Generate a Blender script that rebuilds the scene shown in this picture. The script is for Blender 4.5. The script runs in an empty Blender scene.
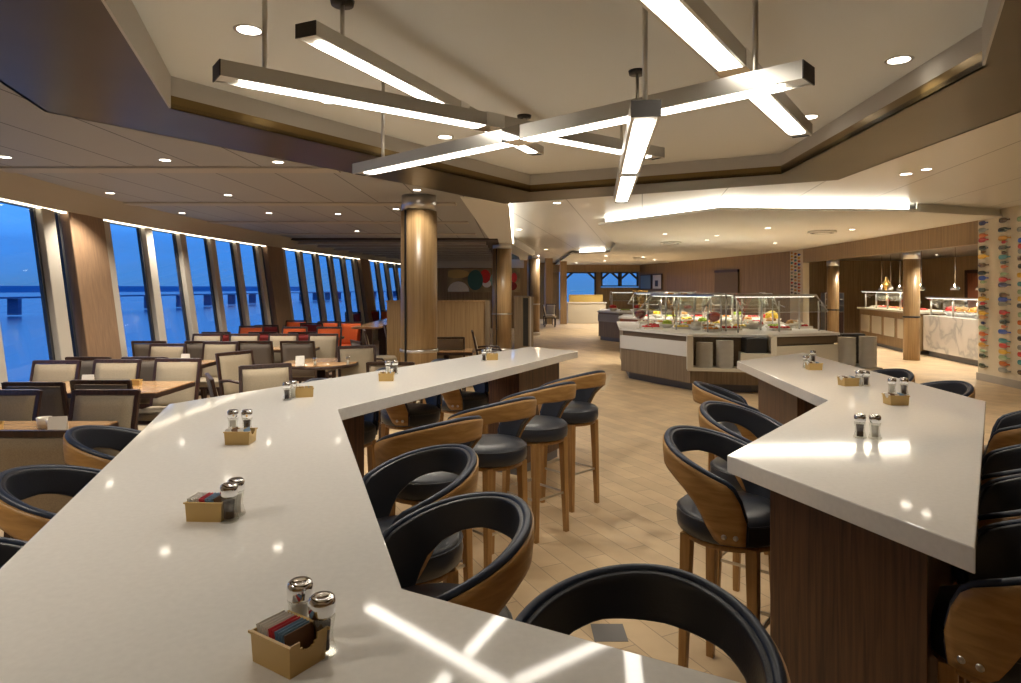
import bpy, bmesh, math, random
import numpy as np
from mathutils import Vector, Matrix
random.seed(7)
S = bpy.context.scene
COL = S.collection
PI = math.pi
F = 650.0; CX = 510.5; HY = 288.0; CZ = 1.67

# ------------------------------------------------------------------ camera, world, exposure
cam_d = bpy.data.cameras.new('camera'); cam = bpy.data.objects.new('camera', cam_d); COL.objects.link(cam)
cam.location = (0, 0, CZ); cam.rotation_euler = (PI/2, 0, 0)
cam_d.sensor_fit = 'HORIZONTAL'; cam_d.sensor_width = 36; cam_d.lens = 36*F/1021
cam_d.shift_y = -(341.5-HY)/1021; cam_d.clip_start = 0.03; cam_d.clip_end = 6000
S.camera = cam
S.view_settings.view_transform = 'Standard'; S.view_settings.look = 'None'
S.view_settings.gamma = 1; S.view_settings.use_curve_mapping = False
S.view_settings.exposure = 1.15

W = bpy.data.worlds.new('dusk_sky'); S.world = W; W.use_nodes = True
nt = W.node_tree; nt.nodes.clear()
wo = nt.nodes.new('ShaderNodeOutputWorld'); bg = nt.nodes.new('ShaderNodeBackground')
tc = nt.nodes.new('ShaderNodeTexCoord'); sx = nt.nodes.new('ShaderNodeSeparateXYZ'); cr = nt.nodes.new('ShaderNodeValToRGB')
nz = nt.nodes.new('ShaderNodeTexNoise'); nm = nt.nodes.new('ShaderNodeMapping'); md = nt.nodes.new('ShaderNodeMath')
nt.links.new(tc.outputs['Generated'], sx.inputs[0]); nt.links.new(tc.outputs['Generated'], nm.inputs[0])
nm.inputs['Scale'].default_value = (3, 3, 22); nt.links.new(nm.outputs[0], nz.inputs['Vector'])
nz.inputs['Scale'].default_value = 1.3; nz.inputs['Detail'].default_value = 4
md.operation = 'MULTIPLY_ADD'; md.inputs[1].default_value = 0.10
nt.links.new(nz.outputs['Fac'], md.inputs[0]); nt.links.new(sx.outputs['Z'], md.inputs[2])
nt.links.new(md.outputs[0], cr.inputs[0])
e = cr.color_ramp.elements
e[0].position = 0.0; e[0].color = (0.03, 0.16, 0.36, 1)
e[1].position = 1.0; e[1].color = (0.03, 0.08, 0.30, 1)
for p, c in ((0.045, (0.045, 0.15, 0.36, 1)), (0.10, (0.035, 0.17, 0.52, 1)), (0.16, (0.06, 0.27, 0.75, 1)), (0.26, (0.13, 0.36, 0.78, 1)), (0.5, (0.06, 0.2, 0.5, 1))):
    q = e.new(p); q.color = c
nt.links.new(cr.outputs[0], bg.inputs[0]); bg.inputs[1].default_value = .8
nt.links.new(bg.outputs[0], wo.inputs[0])

# ------------------------------------------------------------------ helpers
def at(px, py, z):
    Y = (CZ - z)*F/(py - HY); return Vector(((px-CX)/F*Y, Y, z))
def new_mat(name):
    m = bpy.data.materials.new(name); m.use_nodes = True; return m
def P(name, col, rough=0.5, metal=0.0, spec=0.5, noise=0, nscale=20, bump=0, bscale=60, coat=0, stretch=(1,1,1)):
    m = new_mat(name); n = m.node_tree; b = n.nodes['Principled BSDF']
    b.inputs['Base Color'].default_value = (*col, 1); b.inputs['Roughness'].default_value = rough
    b.inputs['Metallic'].default_value = metal; b.inputs['Specular IOR Level'].default_value = spec
    b.inputs['Coat Weight'].default_value = coat; b.inputs['Coat Roughness'].default_value = 0.08
    t = n.nodes.new('ShaderNodeTexCoord'); mp = n.nodes.new('ShaderNodeMapping'); mp.inputs['Scale'].default_value = stretch
    n.links.new(t.outputs['Object'], mp.inputs[0])
    if noise:
        q = n.nodes.new('ShaderNodeTexNoise'); q.inputs['Scale'].default_value = nscale; q.inputs['Detail'].default_value = 4
        r = n.nodes.new('ShaderNodeValToRGB'); n.links.new(mp.outputs[0], q.inputs['Vector']); n.links.new(q.outputs['Fac'], r.inputs[0])
        r.color_ramp.elements[0].position = .3; r.color_ramp.elements[1].position = .7
        r.color_ramp.elements[0].color = (*[c*(1-noise) for c in col], 1); r.color_ramp.elements[1].color = (*[min(1, c*(1+noise)) for c in col], 1)
        n.links.new(r.outputs[0], b.inputs['Base Color'])
    if bump:
        q = n.nodes.new('ShaderNodeTexNoise'); q.inputs['Scale'].default_value = bscale
        bp = n.nodes.new('ShaderNodeBump'); bp.inputs['Strength'].default_value = bump; bp.inputs['Distance'].default_value = .004
        n.links.new(mp.outputs[0], q.inputs['Vector']); n.links.new(q.outputs['Fac'], bp.inputs['Height']); n.links.new(bp.outputs[0], b.inputs['Normal'])
    return m
def wood(name, c1, c2, scale=(28, 28, 1.2), rough=.42, coat=0):
    m = new_mat(name); n = m.node_tree; b = n.nodes['Principled BSDF']
    b.inputs['Roughness'].default_value = rough; b.inputs['Coat Weight'].default_value = coat; b.inputs['Coat Roughness'].default_value = .15
    t = n.nodes.new('ShaderNodeTexCoord'); mp = n.nodes.new('ShaderNodeMapping'); mp.inputs['Scale'].default_value = scale
    q = n.nodes.new('ShaderNodeTexNoise'); q.inputs['Scale'].default_value = 1.6; q.inputs['Detail'].default_value = 6; q.inputs['Distortion'].default_value = .6
    r = n.nodes.new('ShaderNodeValToRGB'); r.color_ramp.elements[0].position = .32; r.color_ramp.elements[1].position = .68
    r.color_ramp.elements[0].color = (*c1, 1); r.color_ramp.elements[1].color = (*c2, 1)
    n.links.new(t.outputs['Object'], mp.inputs[0]); n.links.new(mp.outputs[0], q.inputs['Vector']); n.links.new(q.outputs['Fac'], r.inputs[0]); n.links.new(r.outputs[0], b.inputs['Base Color'])
    return m
def emit(name, col, s):
    m = new_mat(name); n = m.node_tree; b = n.nodes['Principled BSDF']
    b.inputs['Base Color'].default_value = (*col, 1); b.inputs['Emission Color'].default_value = (*col, 1); b.inputs['Emission Strength'].default_value = s
    return m
def glassy(name, tint=(1, 1, 1), refl=.08, rough=0.02):
    m = new_mat(name); n = m.node_tree; n.nodes.clear()
    o = n.nodes.new('ShaderNodeOutputMaterial'); mx = n.nodes.new('ShaderNodeMixShader'); tr = n.nodes.new('ShaderNodeBsdfTransparent'); gl = n.nodes.new('ShaderNodeBsdfGlossy')
    fr = n.nodes.new('ShaderNodeLayerWeight'); fr.inputs[0].default_value = .5
    pw = n.nodes.new('ShaderNodeMath'); pw.operation = 'POWER'; pw.inputs[1].default_value = 5
    mm = n.nodes.new('ShaderNodeMath'); mm.operation = 'MULTIPLY_ADD'; mm.inputs[1].default_value = .5; mm.inputs[2].default_value = refl
    n.links.new(fr.outputs['Facing'], pw.inputs[0]); n.links.new(pw.outputs[0], mm.inputs[0]); n.links.new(mm.outputs[0], mx.inputs[0])
    tr.inputs[0].default_value = (*tint, 1); gl.inputs['Roughness'].default_value = rough
    n.links.new(tr.outputs[0], mx.inputs[1]); n.links.new(gl.outputs[0], mx.inputs[2]); n.links.new(mx.outputs[0], o.inputs[0])
    return m

M = {}
M['quartz'] = P('white_quartz', (.80, .785, .75), .055, noise=.03, nscale=60, spec=.6)
M['leather'] = P('charcoal_leather', (.024, .027, .036), .36, bump=.15, bscale=180)
M['navy'] = P('navy_piping', (.014, .024, .05), .4)
M['oak'] = wood('honey_oak', (.30, .155, .045), (.44, .25, .085), (5, 5, 30), .4)
M['oakleg'] = wood('oak_leg', (.30, .155, .045), (.42, .235, .08), (40, 40, 2), .4)
M['walnut'] = wood('walnut_veneer', (.045, .018, .008), (.125, .056, .024), (34, 34, 1.6), .4)
M['darkwood'] = wood('dark_walnut_frame', (.022, .010, .007), (.05, .022, .015), (30, 30, 2), .35)
M['steel'] = P('brushed_steel', (.55, .53, .50), .28, 1)
M['chrome'] = P('chrome', (.8, .8, .8), .06, 1)
M['fixture'] = P('satin_nickel_fixture', (.62, .60, .55), .34, .9)
M['fixdark'] = P('dark_end_cap', (.05, .045, .04), .4, .6)
M['lamp'] = emit('lamp_diffuser', (1, .93, .82), 4.5)
M['guardlamp'] = emit('guard_lamp', (1,.93,.8), 2.2)
M['lampcove'] = emit('cove_led', (1, .93, .80), 6)
M['winled'] = emit('window_led', (1, .88, .66), 2.8)
M['downlens'] = emit('downlight_lens', (1, .9, .74), 5)
M['plaster'] = P('white_plaster', (.71, .70, .65), .85)
M['plaster2'] = P('shaded_cove_plaster', (.50, .47, .42), .8)  # shading of the white cove put into a darker plaster colour
M['bronze'] = P('bronze_laminate', (.06, .044, .019), .34, .6, noise=.1, nscale=3)
M['gold'] = P('gold_bronze_edge', (.20, .135, .05), .34, .7)
M['cream'] = P('cream_paint', (.42, .385, .33), .6)
M['greymull'] = P('mullion_paint', (.34, .31, .27), .5)
M['winframe'] = P('dark_window_gasket', (.02, .02, .022), .4)
M['colwood'] = wood('light_oak_veneer', (.26, .165, .075), (.38, .25, .12), (26, 26, .8), .35)
M['wallwood'] = wood('walnut_wall_veneer', (.20, .125, .052), (.31, .205, .095), (18, 18, .5), .4)
M['islewood'] = wood('taupe_oak_veneer', (.16, .115, .07), (.25, .185, .115), (26, 26, .8), .42)
M['pilwood'] = wood('pillar_veneer', (.20, .125, .075), (.27, .17, .10), (20, 20, .6), .45)
M['redwood'] = wood('reddish_veneer', (.16, .05, .02), (.24, .08, .035), (20, 20, .8), .4)
M['beige'] = P('beige_fabric', (.32, .265, .185), .9, noise=.12, nscale=150, bump=.3, bscale=250)
M['tan'] = P('warm_lit_taupe_fabric', (.26, .20, .13), .9, noise=.12, nscale=150, bump=.3, bscale=250)  # taupe chair backs with warm light put into the colour
M['taupe'] = P('taupe_fabric', (.14, .115, .095), .9, noise=.12, nscale=150, bump=.3, bscale=250)
M['orange'] = P('orange_fabric', (.62, .10, .015), .85, noise=.1, nscale=150)
M['red'] = P('dark_red_fabric', (.20, .012, .01), .8, noise=.1, nscale=150)
M['tabletop'] = wood('table_top_wood', (.36, .20, .09), (.50, .31, .15), (2, 25, 25), .25, .4)
M['cadtan'] = P('mustard_plastic', (.55, .36, .12), .4)
M['salt'] = P('salt', (.7, .68, .62), .9); M['pepper'] = P('pepper', (.07, .045, .03), .9, noise=.4, nscale=300)
M['glass'] = glassy('clear_glass', (.93, .93, .9), .12)
M['pane'] = glassy('window_glass', (.97, .98, 1), .02)
M['guard'] = glassy('sneeze_guard_glass', (.93, .96, .94), .07)
M['paper'] = P('paper_white', (.75, .72, .66), .7); M['paperred'] = P('paper_red', (.6, .04, .05), .6); M['paperblue'] = P('paper_blue', (.16, .27, .40), .6); M['paperbrown'] = P('paper_brown', (.16, .08, .04), .6)
M['creamlam'] = P('cream_laminate', (.56, .51, .40), .4); M['whitelam'] = P('white_laminate', (.62, .61, .58), .3)
M['kick'] = P('grey_kick', (.14, .14, .15), .45); M['shade'] = P('recess_shade_and_door', (.12, .085, .05), .5)  # brown puts the shade of the buffet recesses into colour; door shares it
M['black'] = P('black_plastic', (.012, .012, .012), .4)
M['china'] = P('plate_china', (.80, .75, .64), .25)
M['foodred'] = P('red_food', (.55, .02, .015), .5, noise=.4, nscale=30); M['foodyel'] = P('yellow_food', (.7, .5, .04), .5, noise=.2, nscale=20)
M['foodgrn'] = P('green_food', (.35, .5, .04), .6, noise=.4, nscale=40); M['foodorg'] = P('orange_food', (.65, .25, .02), .5, noise=.3, nscale=30)
M['foodbrn'] = P('bread', (.45, .24, .07), .7, noise=.3, nscale=20); M['foodwht'] = P('cream_food', (.65, .6, .48), .5, noise=.1, nscale=30)
M['brass'] = P('brass', (.6, .36, .10), .25, 1)
M['concrete'] = P('dark_trough', (.07, .055, .045), .7)
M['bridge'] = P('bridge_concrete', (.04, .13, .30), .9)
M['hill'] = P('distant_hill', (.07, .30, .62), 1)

def tag(o, label=None, cat=None, group=None, kind=None):
    if label: o['label'] = label
    if cat: o['category'] = cat
    if group: o['group'] = group
    if kind: o['kind'] = kind
    return o
class MB:
    def __init__(s): s.b = bmesh.new(); s.mi = 0
    def _v(s, pts): return [s.b.verts.new(p) for p in pts]
    def _f(s, vs, smooth=False):
        try: f = s.b.faces.new(vs)
        except ValueError: return None
        f.material_index = s.mi; f.smooth = smooth; return f
    def box(s, x0, x1, y0, y1, z0, z1, M4=None):
        p = [Vector(q) for q in ((x0,y0,z0),(x1,y0,z0),(x1,y1,z0),(x0,y1,z0),(x0,y0,z1),(x1,y0,z1),(x1,y1,z1),(x0,y1,z1))]
        if M4: p = [M4 @ q for q in p]
        return s.hexa(p)
    def hexa(s, p):
        v = s._v(p)
        for q in ((3,2,1,0),(4,5,6,7),(0,1,5,4),(1,2,6,5),(2,3,7,6),(3,0,4,7)): s._f([v[i] for i in q])
        return s
    def prism(s, poly, z0, z1, smooth=False, top=None):
        """top: optional second polygon for the top"""
        a = s._v([(p[0], p[1], z0) for p in poly]); t = top or poly
        c = s._v([(p[0], p[1], z1) for p in t]); n = len(a)
        s._f(a[::-1]); s._f(c)
        for i in range(n): s._f([a[i], a[(i+1)%n], c[(i+1)%n], c[i]], smooth)
        return s
    def lathe(s, prof, n=24, c=(0,0,0), M4=None, smooth=True):
        rings = []
        for r, z in prof:
            if r < 1e-6: rings.append([Vector((c[0], c[1], c[2]+z))])
            else: rings.append([Vector((c[0]+r*math.cos(2*PI*i/n), c[1]+r*math.sin(2*PI*i/n), c[2]+z)) for i in range(n)])
        vr = []
        for R in rings: vr.append(s._v([M4 @ q for q in R] if M4 else R))
        for A, B in zip(vr, vr[1:]):
            if len(A) == 1 and len(B) == 1: continue
            for i in range(n):
                j = (i+1) % n
                if len(A) == 1: s._f([A[0], B[j], B[i]], smooth)
                elif len(B) == 1: s._f([A[i], A[j], B[0]], smooth)
                else: s._f([A[i], A[j], B[j], B[i]], smooth)
        return s
    def cyl(s, r, z0, z1, n=20, c=(0,0), M4=None):
        return s.lathe([(0,z0),(r,z0),(r,z1),(0,z1)], n, (c[0],c[1],0), M4, True)
    def tube(s, pts, r, n=8, closed=False):
        pts = [Vector(p) for p in pts]; rings = []
        N = len(pts)
        for i, p in enumerate(pts):
            a = pts[(i-1) % N] if (closed or i > 0) else p; b = pts[(i+1) % N] if (closed or i < N-1) else p
            t = (b-a).normalized(); u = t.cross(Vector((0,0,1)))
            if u.length < .05: u = t.cross(Vector((1,0,0)))
            u.normalize(); w = u.cross(t)
            rr = r[i] if isinstance(r, (list, tuple)) else r
            rings.append(s._v([p + (u*math.cos(2*PI*k/n) + w*math.sin(2*PI*k/n))*rr for k in range(n)]))
        for i in range(N if closed else N-1):
            A, B = rings[i], rings[(i+1) % N]
            for k in range(n): s._f([A[k], A[(k+1)%n], B[(k+1)%n], B[k]], True)
        if not closed: s._f(rings[0]); s._f(rings[-1][::-1])
        return s
    def bar(s, a, b, w, h, up=(0,0,1)):
        a, b = Vector(a), Vector(b); t = (b-a).normalized(); u = t.cross(Vector(up)).normalized(); q = u.cross(t)
        p = [a-u*w/2-q*h/2, b-u*w/2-q*h/2, b+u*w/2-q*h/2, a+u*w/2-q*h/2, a-u*w/2+q*h/2, b-u*w/2+q*h/2, b+u*w/2+q*h/2, a+u*w/2+q*h/2]
        return s.hexa(p)
    def blob(s, c, r, n=10, sq=1, seed=None, amp=0):
        rnd = random.Random(seed); prof = []
        for i in range(7):
            a = -PI/2 + PI*i/6; prof.append((r*math.cos(a) if 0 < i < 6 else 0, r*sq*math.sin(a)))
        return s.lathe(prof, n, c)
    def build(s, name, mat, parent=None, bevel=0, seg=2, loc=None):
        bmesh.ops.recalc_face_normals(s.b, faces=s.b.faces)
        me = bpy.data.meshes.new(name); s.b.to_mesh(me); s.b.free()
        mats = mat if isinstance(mat, (list, tuple)) else [mat]
        for m in mats: me.materials.append(M[m] if isinstance(m, str) else m)
        o = bpy.data.objects.new(name, me); COL.objects.link(o)
        if parent: o.parent = parent
        if loc: o.location = loc
        if bevel:
            bv = o.modifiers.new('bevel', 'BEVEL'); bv.width = bevel; bv.segments = seg; bv.limit_method = 'ANGLE'; bv.angle_limit = .7
        return o
def empty(name, loc=(0,0,0), rz=0, label=None, cat=None, group=None, kind=None):
    o = bpy.data.objects.new(name, None); COL.objects.link(o); o.location = loc; o.rotation_euler = (0,0,rz); o.empty_display_size = .1
    return tag(o, label, cat, group, kind)
def kids(o): return [c for c in bpy.data.objects if c.parent == o]
def copy_tree(o, loc=None, rz=None, label=None, group=None, swap=None, parent=None):
    c = o.copy(); COL.objects.link(c); c.parent = parent
    if loc is not None: c.location = loc
    if rz is not None: c.rotation_euler = (0,0,rz)
    if label: c['label'] = label
    if group: c['group'] = group
    if swap and c.type == 'MESH' and o.name.split('.')[0] in swap:
        c.data = swap[o.name.split('.')[0]]
    for ch in kids(o): copy_tree(ch, swap=swap, parent=c)
    return c
def struct(mb, name, mat, **k): return tag(mb.build(name, mat, **k), kind='structure')
def ordn(i): return ['first','second','third','fourth','fifth','sixth','seventh','eighth','ninth','tenth','eleventh','twelfth','thirteenth','fourteenth','fifteenth','sixteenth','seventeenth','eighteenth','nineteenth','twentieth','twenty-first','twenty-second','twenty-third','twenty-fourth','twenty-fifth','twenty-sixth','twenty-seventh'][i]

# ------------------------------------------------------------------ room levels
ZL = 2.84      # ceiling over the windows side
ZR = 3.04      # ceiling over buffet
ZS = 2.78      # bronze soffit
ZC = 2.98      # coffer
HC = 1.05      # bar counters

# ---- floor
def floor_mat():
    m = new_mat('beige_plank_tiles'); n = m.node_tree; b = n.nodes['Principled BSDF']
    t = n.nodes.new('ShaderNodeTexCoord'); mp = n.nodes.new('ShaderNodeMapping'); mp.inputs['Rotation'].default_value = (0, 0, math.radians(64))
    br = n.nodes.new('ShaderNodeTexBrick'); br.inputs['Scale'].default_value = 1; br.inputs['Brick Width'].default_value = .62; br.inputs['Row Height'].default_value = .155
    br.inputs['Mortar Size'].default_value = .003; br.inputs['Mortar Smooth'].default_value = .3; br.inputs['Bias'].default_value = 0
    br.inputs['Color1'].default_value = (.58, .43, .255, 1); br.inputs['Color2'].default_value = (.48, .35, .205, 1); br.inputs['Mortar'].default_value = (.27, .20, .13, 1)
    nz = n.nodes.new('ShaderNodeTexNoise'); nz.inputs['Scale'].default_value = 3; nz.inputs['Detail'].default_value = 5
    mx = n.nodes.new('ShaderNodeMix'); mx.data_type = 'RGBA'; mx.blend_type = 'OVERLAY'; mx.inputs[0].default_value = .35
    n.links.new(t.outputs['Object'], mp.inputs[0]); n.links.new(mp.outputs[0], br.inputs['Vector']); n.links.new(t.outputs['Object'], nz.inputs['Vector'])
    n.links.new(br.outputs['Color'], mx.inputs[6]); n.links.new(nz.outputs['Fac'], mx.inputs[7]); n.links.new(mx.outputs[2], b.inputs['Base Color'])
    b.inputs['Roughness'].default_value = .36
    return m
struct(MB().box(-7, 15, -4, 40, -.1, 0), 'floor', floor_mat())
g = at(612, 636, 0)
struct(MB().prism([(g.x-.09,g.y-.05),(g.x+.07,g.y-.05),(g.x+.07,g.y+.11),(g.x-.09,g.y+.11)], 0, .002), 'trim_1', P('grey_floor_inlay', (.13,.125,.12), .5))
struct(MB().prism([(1.45,10.6),(1.53,10.6),(2.0,12.6),(1.92,12.6)], 0, .003), 'trim_2', P('light_floor_strip', (.55,.46,.33), .4))

# ---- ceilings
def plank_mat(name, col, w, ang=0, line=.25, rough=.6):
    m = new_mat(name); n = m.node_tree; b = n.nodes['Principled BSDF']
    t = n.nodes.new('ShaderNodeTexCoord'); mp = n.nodes.new('ShaderNodeMapping'); mp.inputs['Rotation'].default_value = (0, 0, ang)
    sp = n.nodes.new('ShaderNodeSeparateXYZ'); a = n.nodes.new('ShaderNodeMath'); a.operation = 'PINGPONG'; a.inputs[1].default_value = w/2
    c = n.nodes.new('ShaderNodeMath'); c.operation = 'LESS_THAN'; c.inputs[1].default_value = .007
    mx = n.nodes.new('ShaderNodeMix'); mx.data_type = 'RGBA'; mx.inputs[6].default_value = (*col, 1); mx.inputs[7].default_value = (*[k*line for k in col], 1)
    n.links.new(t.outputs['Object'], mp.inputs[0]); n.links.new(mp.outputs[0], sp.inputs[0]); n.links.new(sp.outputs['X'], a.inputs[0]); n.links.new(a.outputs[0], c.inputs[0])
    n.links.new(c.outputs[0], mx.inputs[0]); n.links.new(mx.outputs[2], b.inputs['Base Color']); b.inputs['Roughness'].default_value = rough
    return m
M['planks'] = plank_mat('ceiling_planks', (.345, .345, .345), .60)
M['panels'] = plank_mat('ceiling_panels', (.66, .65, .61), 1.15, .2, .3, .3)
outer = [(-2.94,4.10),(-2.75,3.50)]
O_ = {}
def pz(px, py, z=ZS): v = at(px, py, z); return (v.x, v.y)
oA = pz(45,112); oB = pz(504,203.7); oC = pz(838,180); oD = pz(1021,112)
o0 = pz(0,82)
def ext(a, b, y):  # extend line a->b to Y
    t = (y-a[1])/(b[1]-a[1]); return (a[0]+(b[0]-a[0])*t, y)
oZ = ext(oA, o0, -.6); oE = (oD[0]-.4, -.6)
outer_poly = [oZ, oA, oB, oC, oD, oE]
iA = pz(168.7,107.8); i0 = pz(101,0); iB = pz(530,192); iC = pz(781,174); iD = pz(985,65); i1 = pz(1005,0)
iZ = ext(iA, i0, .4); iE = ext(iD, i1, .4)
inner_poly = [iZ, iA, iB, iC, iD, iE]
# left ceiling polygon (with the coffer cut out by construction: strips around)
bm = MB()
def quad_ceiling(mb, pts, z, t=.04): mb.prism(pts, z, z+t)
xs = -.02
struct(MB().prism([(-7,-4),(oZ[0]+.1,-4),(oZ[0]+.1,oZ[1]),(oA[0]+.15,oA[1]),(oB[0],oB[1]-.1),(-.62,9.2),(-.46,17.3),(-.2,27),(-7,27)], ZL, ZL+.05), 'ceiling', 'planks')
struct(MB().prism([(oZ[0]+.1,-4),(12,-4),(12,-.55),(oZ[0]+.1,-.55)], ZL, ZL+.05), 'ceiling', 'panels')
struct(MB().prism([(oB[0]-.1,oB[1]-.15),(oC[0]-.1,oC[1]-.15),(oD[0]-.1,oD[1]),(oE[0],-.6),(15,-.6),(15,40),(.4,40),(.02,17.3),(-.1,9.2)], ZR, ZR+.05), 'ceiling', 'panels')
# strip above the column line, with its lit riser
struct(MB().prism([(-.64,8.3),(-.1,8.6),(-.02,9.3),(.06,17.3),(.9,24),(1.2,36),(.7,36),(.3,24),(-.46,17.3)], ZL-.015, ZL+.2), 'ceiling', 'plaster')
struct(MB().prism([(-.012,9.3),(.004,9.3),(.078,17.3),(.062,17.3)], ZL+.02, ZL+.07), 'trim_3', 'lampcove')
# cross bands under the left ceiling
for i, y in enumerate((6.25, 8.85, 11.4, 13.9)):
    struct(MB().box(-6.0, -.75 if y > 7 else -1.7, y, y+.26, ZL-.02, ZL), 'trim_%d' % (4+i), 'cream')
struct(MB().box(-6, -.3, 15.2, 26.9, ZL-.05, ZL), 'trim_8', 'concrete')
rnd = random.Random(3)
for k in range(9):
    struct(MB().box(-5.4, -.6, 15.7+k*1.2, 15.95+k*1.2, ZL-.11, ZL-.05), 'trim_%d' % (9+k), 'greymull')
# coffer
def ring(outer, inner, z0, z1, name, mat, n=None):
    mb = MB(); n = len(outer)
    for i in range(n):
        j = (i+1) % n
        a, b, c, d = outer[i], outer[j], inner[j], inner[i]
        mb.prism([a, b, c, d], z0, z1)
    return struct(mb, name, mat)
ring(outer_poly, inner_poly, ZS, ZS+.03, 'ceiling', 'bronze')
mb = MB()
def face_strip(mb, a, b, z0, z1, t=.02):
    a = Vector(a); b = Vector(b); u = (b-a).normalized(); n_ = Vector((-u.y, u.x))*t
    mb.prism([a, b, b+n_, a+n_], z0, z1)
mbg = MB(); 
for a, b in ((iA,iB),(iB,iC),(iC,iD)): face_strip(mbg, a, b, ZS, ZS+.08)
struct(mbg, 'trim_20', 'gold')
mbg = MB()
def inset(poly, d):
    c = Vector((sum(p[0] for p in poly)/len(poly), sum(p[1] for p in poly)/len(poly)))
    return [tuple(Vector(p)+(Vector(p)-c).normalized()*d) for p in poly]
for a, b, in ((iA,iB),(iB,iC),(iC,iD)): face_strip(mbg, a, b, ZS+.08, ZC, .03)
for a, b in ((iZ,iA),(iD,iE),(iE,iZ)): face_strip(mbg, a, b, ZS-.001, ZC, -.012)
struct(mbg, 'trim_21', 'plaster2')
struct(MB().prism(inner_poly, ZC, ZC+.05), 'ceiling', 'plaster')
# drop faces behind the bronze ring where it hangs below the ceilings
mbo = MB()
for i in range(len(outer_poly)):
    a, b = outer_poly[i], outer_poly[(i+1) % 6]; face_strip(mbo, a, b, ZS, ZR, -.02)
struct(mbo, 'trim_22', 'bronze')

# floating slab over the buffet with a cove light on its edge
WX = lambda y: 8.53 + .0885*(y-11.86)
slab = [(1.72,12.7),(3.30,10.25),(6.62,10.5),(WX(11.2),11.2),(WX(22),22),(6.85,34.9),(2.4,34.9),(2.2,23.4),(3.4,22.3),(2.9,18)]
struct(MB().prism(slab, 2.90, 2.945), 'ceiling', 'plaster')
def shrink(poly, d):
    c = Vector((sum(p[0] for p in poly)/len(poly), sum(p[1] for p in poly)/len(poly)))
    return [tuple(c+(Vector(p)-c)*(1-d)) for p in poly]
sl2 = [(1.86,12.74),(3.36,10.38),(6.50,10.6)]
mb = MB()
for a, b in zip(sl2, sl2[1:]): face_strip(mb, a, b, 2.95, ZR-.01, .03)
struct(mb, 'trim_23', 'lampcove')
mb = MB(); face_strip(mb, (6.60,10.55), (WX(11.2),11.25), 2.945, ZR, .02); struct(mb, 'trim_26', 'plaster')
slabB = [(2.2,23.4),(5.2,20.5),(WX(20.5)-.05,20.5),(WX(22)-.05,22),(6.5,33),(2.4,34)]

mb = MB(); face_strip(mb, (2.5,23.5), (3.3,22.8), 2.93, ZR-.01, .03); struct(mb, 'trim_24', 'lampcove')

# ---- window wall
cp = [(3.0,-4.35),(5.0,-5.02),(6.7,-5.32),(7.85,-5.47),(8.85,-5.58),(10.07,-5.63),(11.8,-5.62),(13.5,-5.52),(15.5,-5.36),(18,-5.15),(20.6,-4.90),(23,-4.6),(25.2,-4.20),(28,-3.4)]
pf = np.polyfit([p[0]-14 for p in cp], [p[1] for p in cp], 5)
ZH = 2.6; ZB = .45; LEAN = .135
def wx(Y, z=ZH): return float(np.polyval(pf, Y-14)) + (ZH-z)*LEAN
def wseg(mb, y0, y1, z0, z1, d0, d1):
    """leaning slab piece between two stations, offset d0..d1 inward"""
    p = []
    for z in (z0, z1):
        p += [(wx(y0,z)+d0, y0, z), (wx(y0,z)+d1, y0, z), (wx(y1,z)+d1, y1, z), (wx(y1,z)+d0, y1, z)]
    return mb.hexa([Vector(q) for q in p])
pillars = [(1.55,2.4),(7.93,8.75),(14.32,15.15),(20.7,21.5)]
glass = [(3.35,4.15),(4.40,5.2),(5.42,6.2),(6.47,7.42),(7.72,7.90),(8.95,9.83),(10.08,10.88),(11.12,11.95),(12.17,12.95),(13.15,13.93),(14.13,14.3),(15.35,16.15),(16.38,17.18),(17.42,18.2),(18.45,19.22),(19.45,20.2),(20.45,20.68),(21.7,22.4),(22.65,23.35),(23.6,24.3),(24.55,25.25),(25.5,26.2),(26.4,26.9)]
for i, (a, b) in enumerate(glass):
    w = empty('window_%d' % (i+1), (0,0,0), kind='structure')
    fr = MB()
    g0 = .035
    wseg(fr, a, a+g0, ZB, ZH, -.03, .012); wseg(fr, b-g0*1.3, b, ZB, ZH, -.03, .012)
    wseg(fr, a+g0, b-g0*1.3, ZB, ZB+.05, -.03, .05); wseg(fr, a+g0, b-g0*1.3, ZH-.03, ZH, -.03, .05)
    fr.build('window_frame', 'winframe', w)
    wseg(MB(), a+g0, b-g0*1.3, ZB+.05, ZH-.03, -.005, .005).build('window_pane', 'pane', w)
prev = 2.4; k = 30
for i, (a, b) in enumerate(glass):
    if a - prev > .02 and not any(p[0]-.02 < prev < p[1]-.02 for p in pillars):
        struct(wseg(MB(), prev+.02, a-.02, ZB, ZH, -.05, .07), 'trim_%d' % k, 'cream', bevel=.01); k += 1
    prev = b
    for p in pillars:
        if abs(b-p[0]) < .05: prev = p[1]
for p in pillars:
    o = wseg(MB(), p[0]+.02, p[1]-.02, 0, ZH+.2, -.08, .10).build('pillar', 'pilwood', bevel=.01)
    tag(o, kind='structure'); o.name = 'trim_%d' % k; k += 1
yy = np.linspace(2.4, 27, 30)
mb = MB(); mc = MB(); ml = MB()
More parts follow.
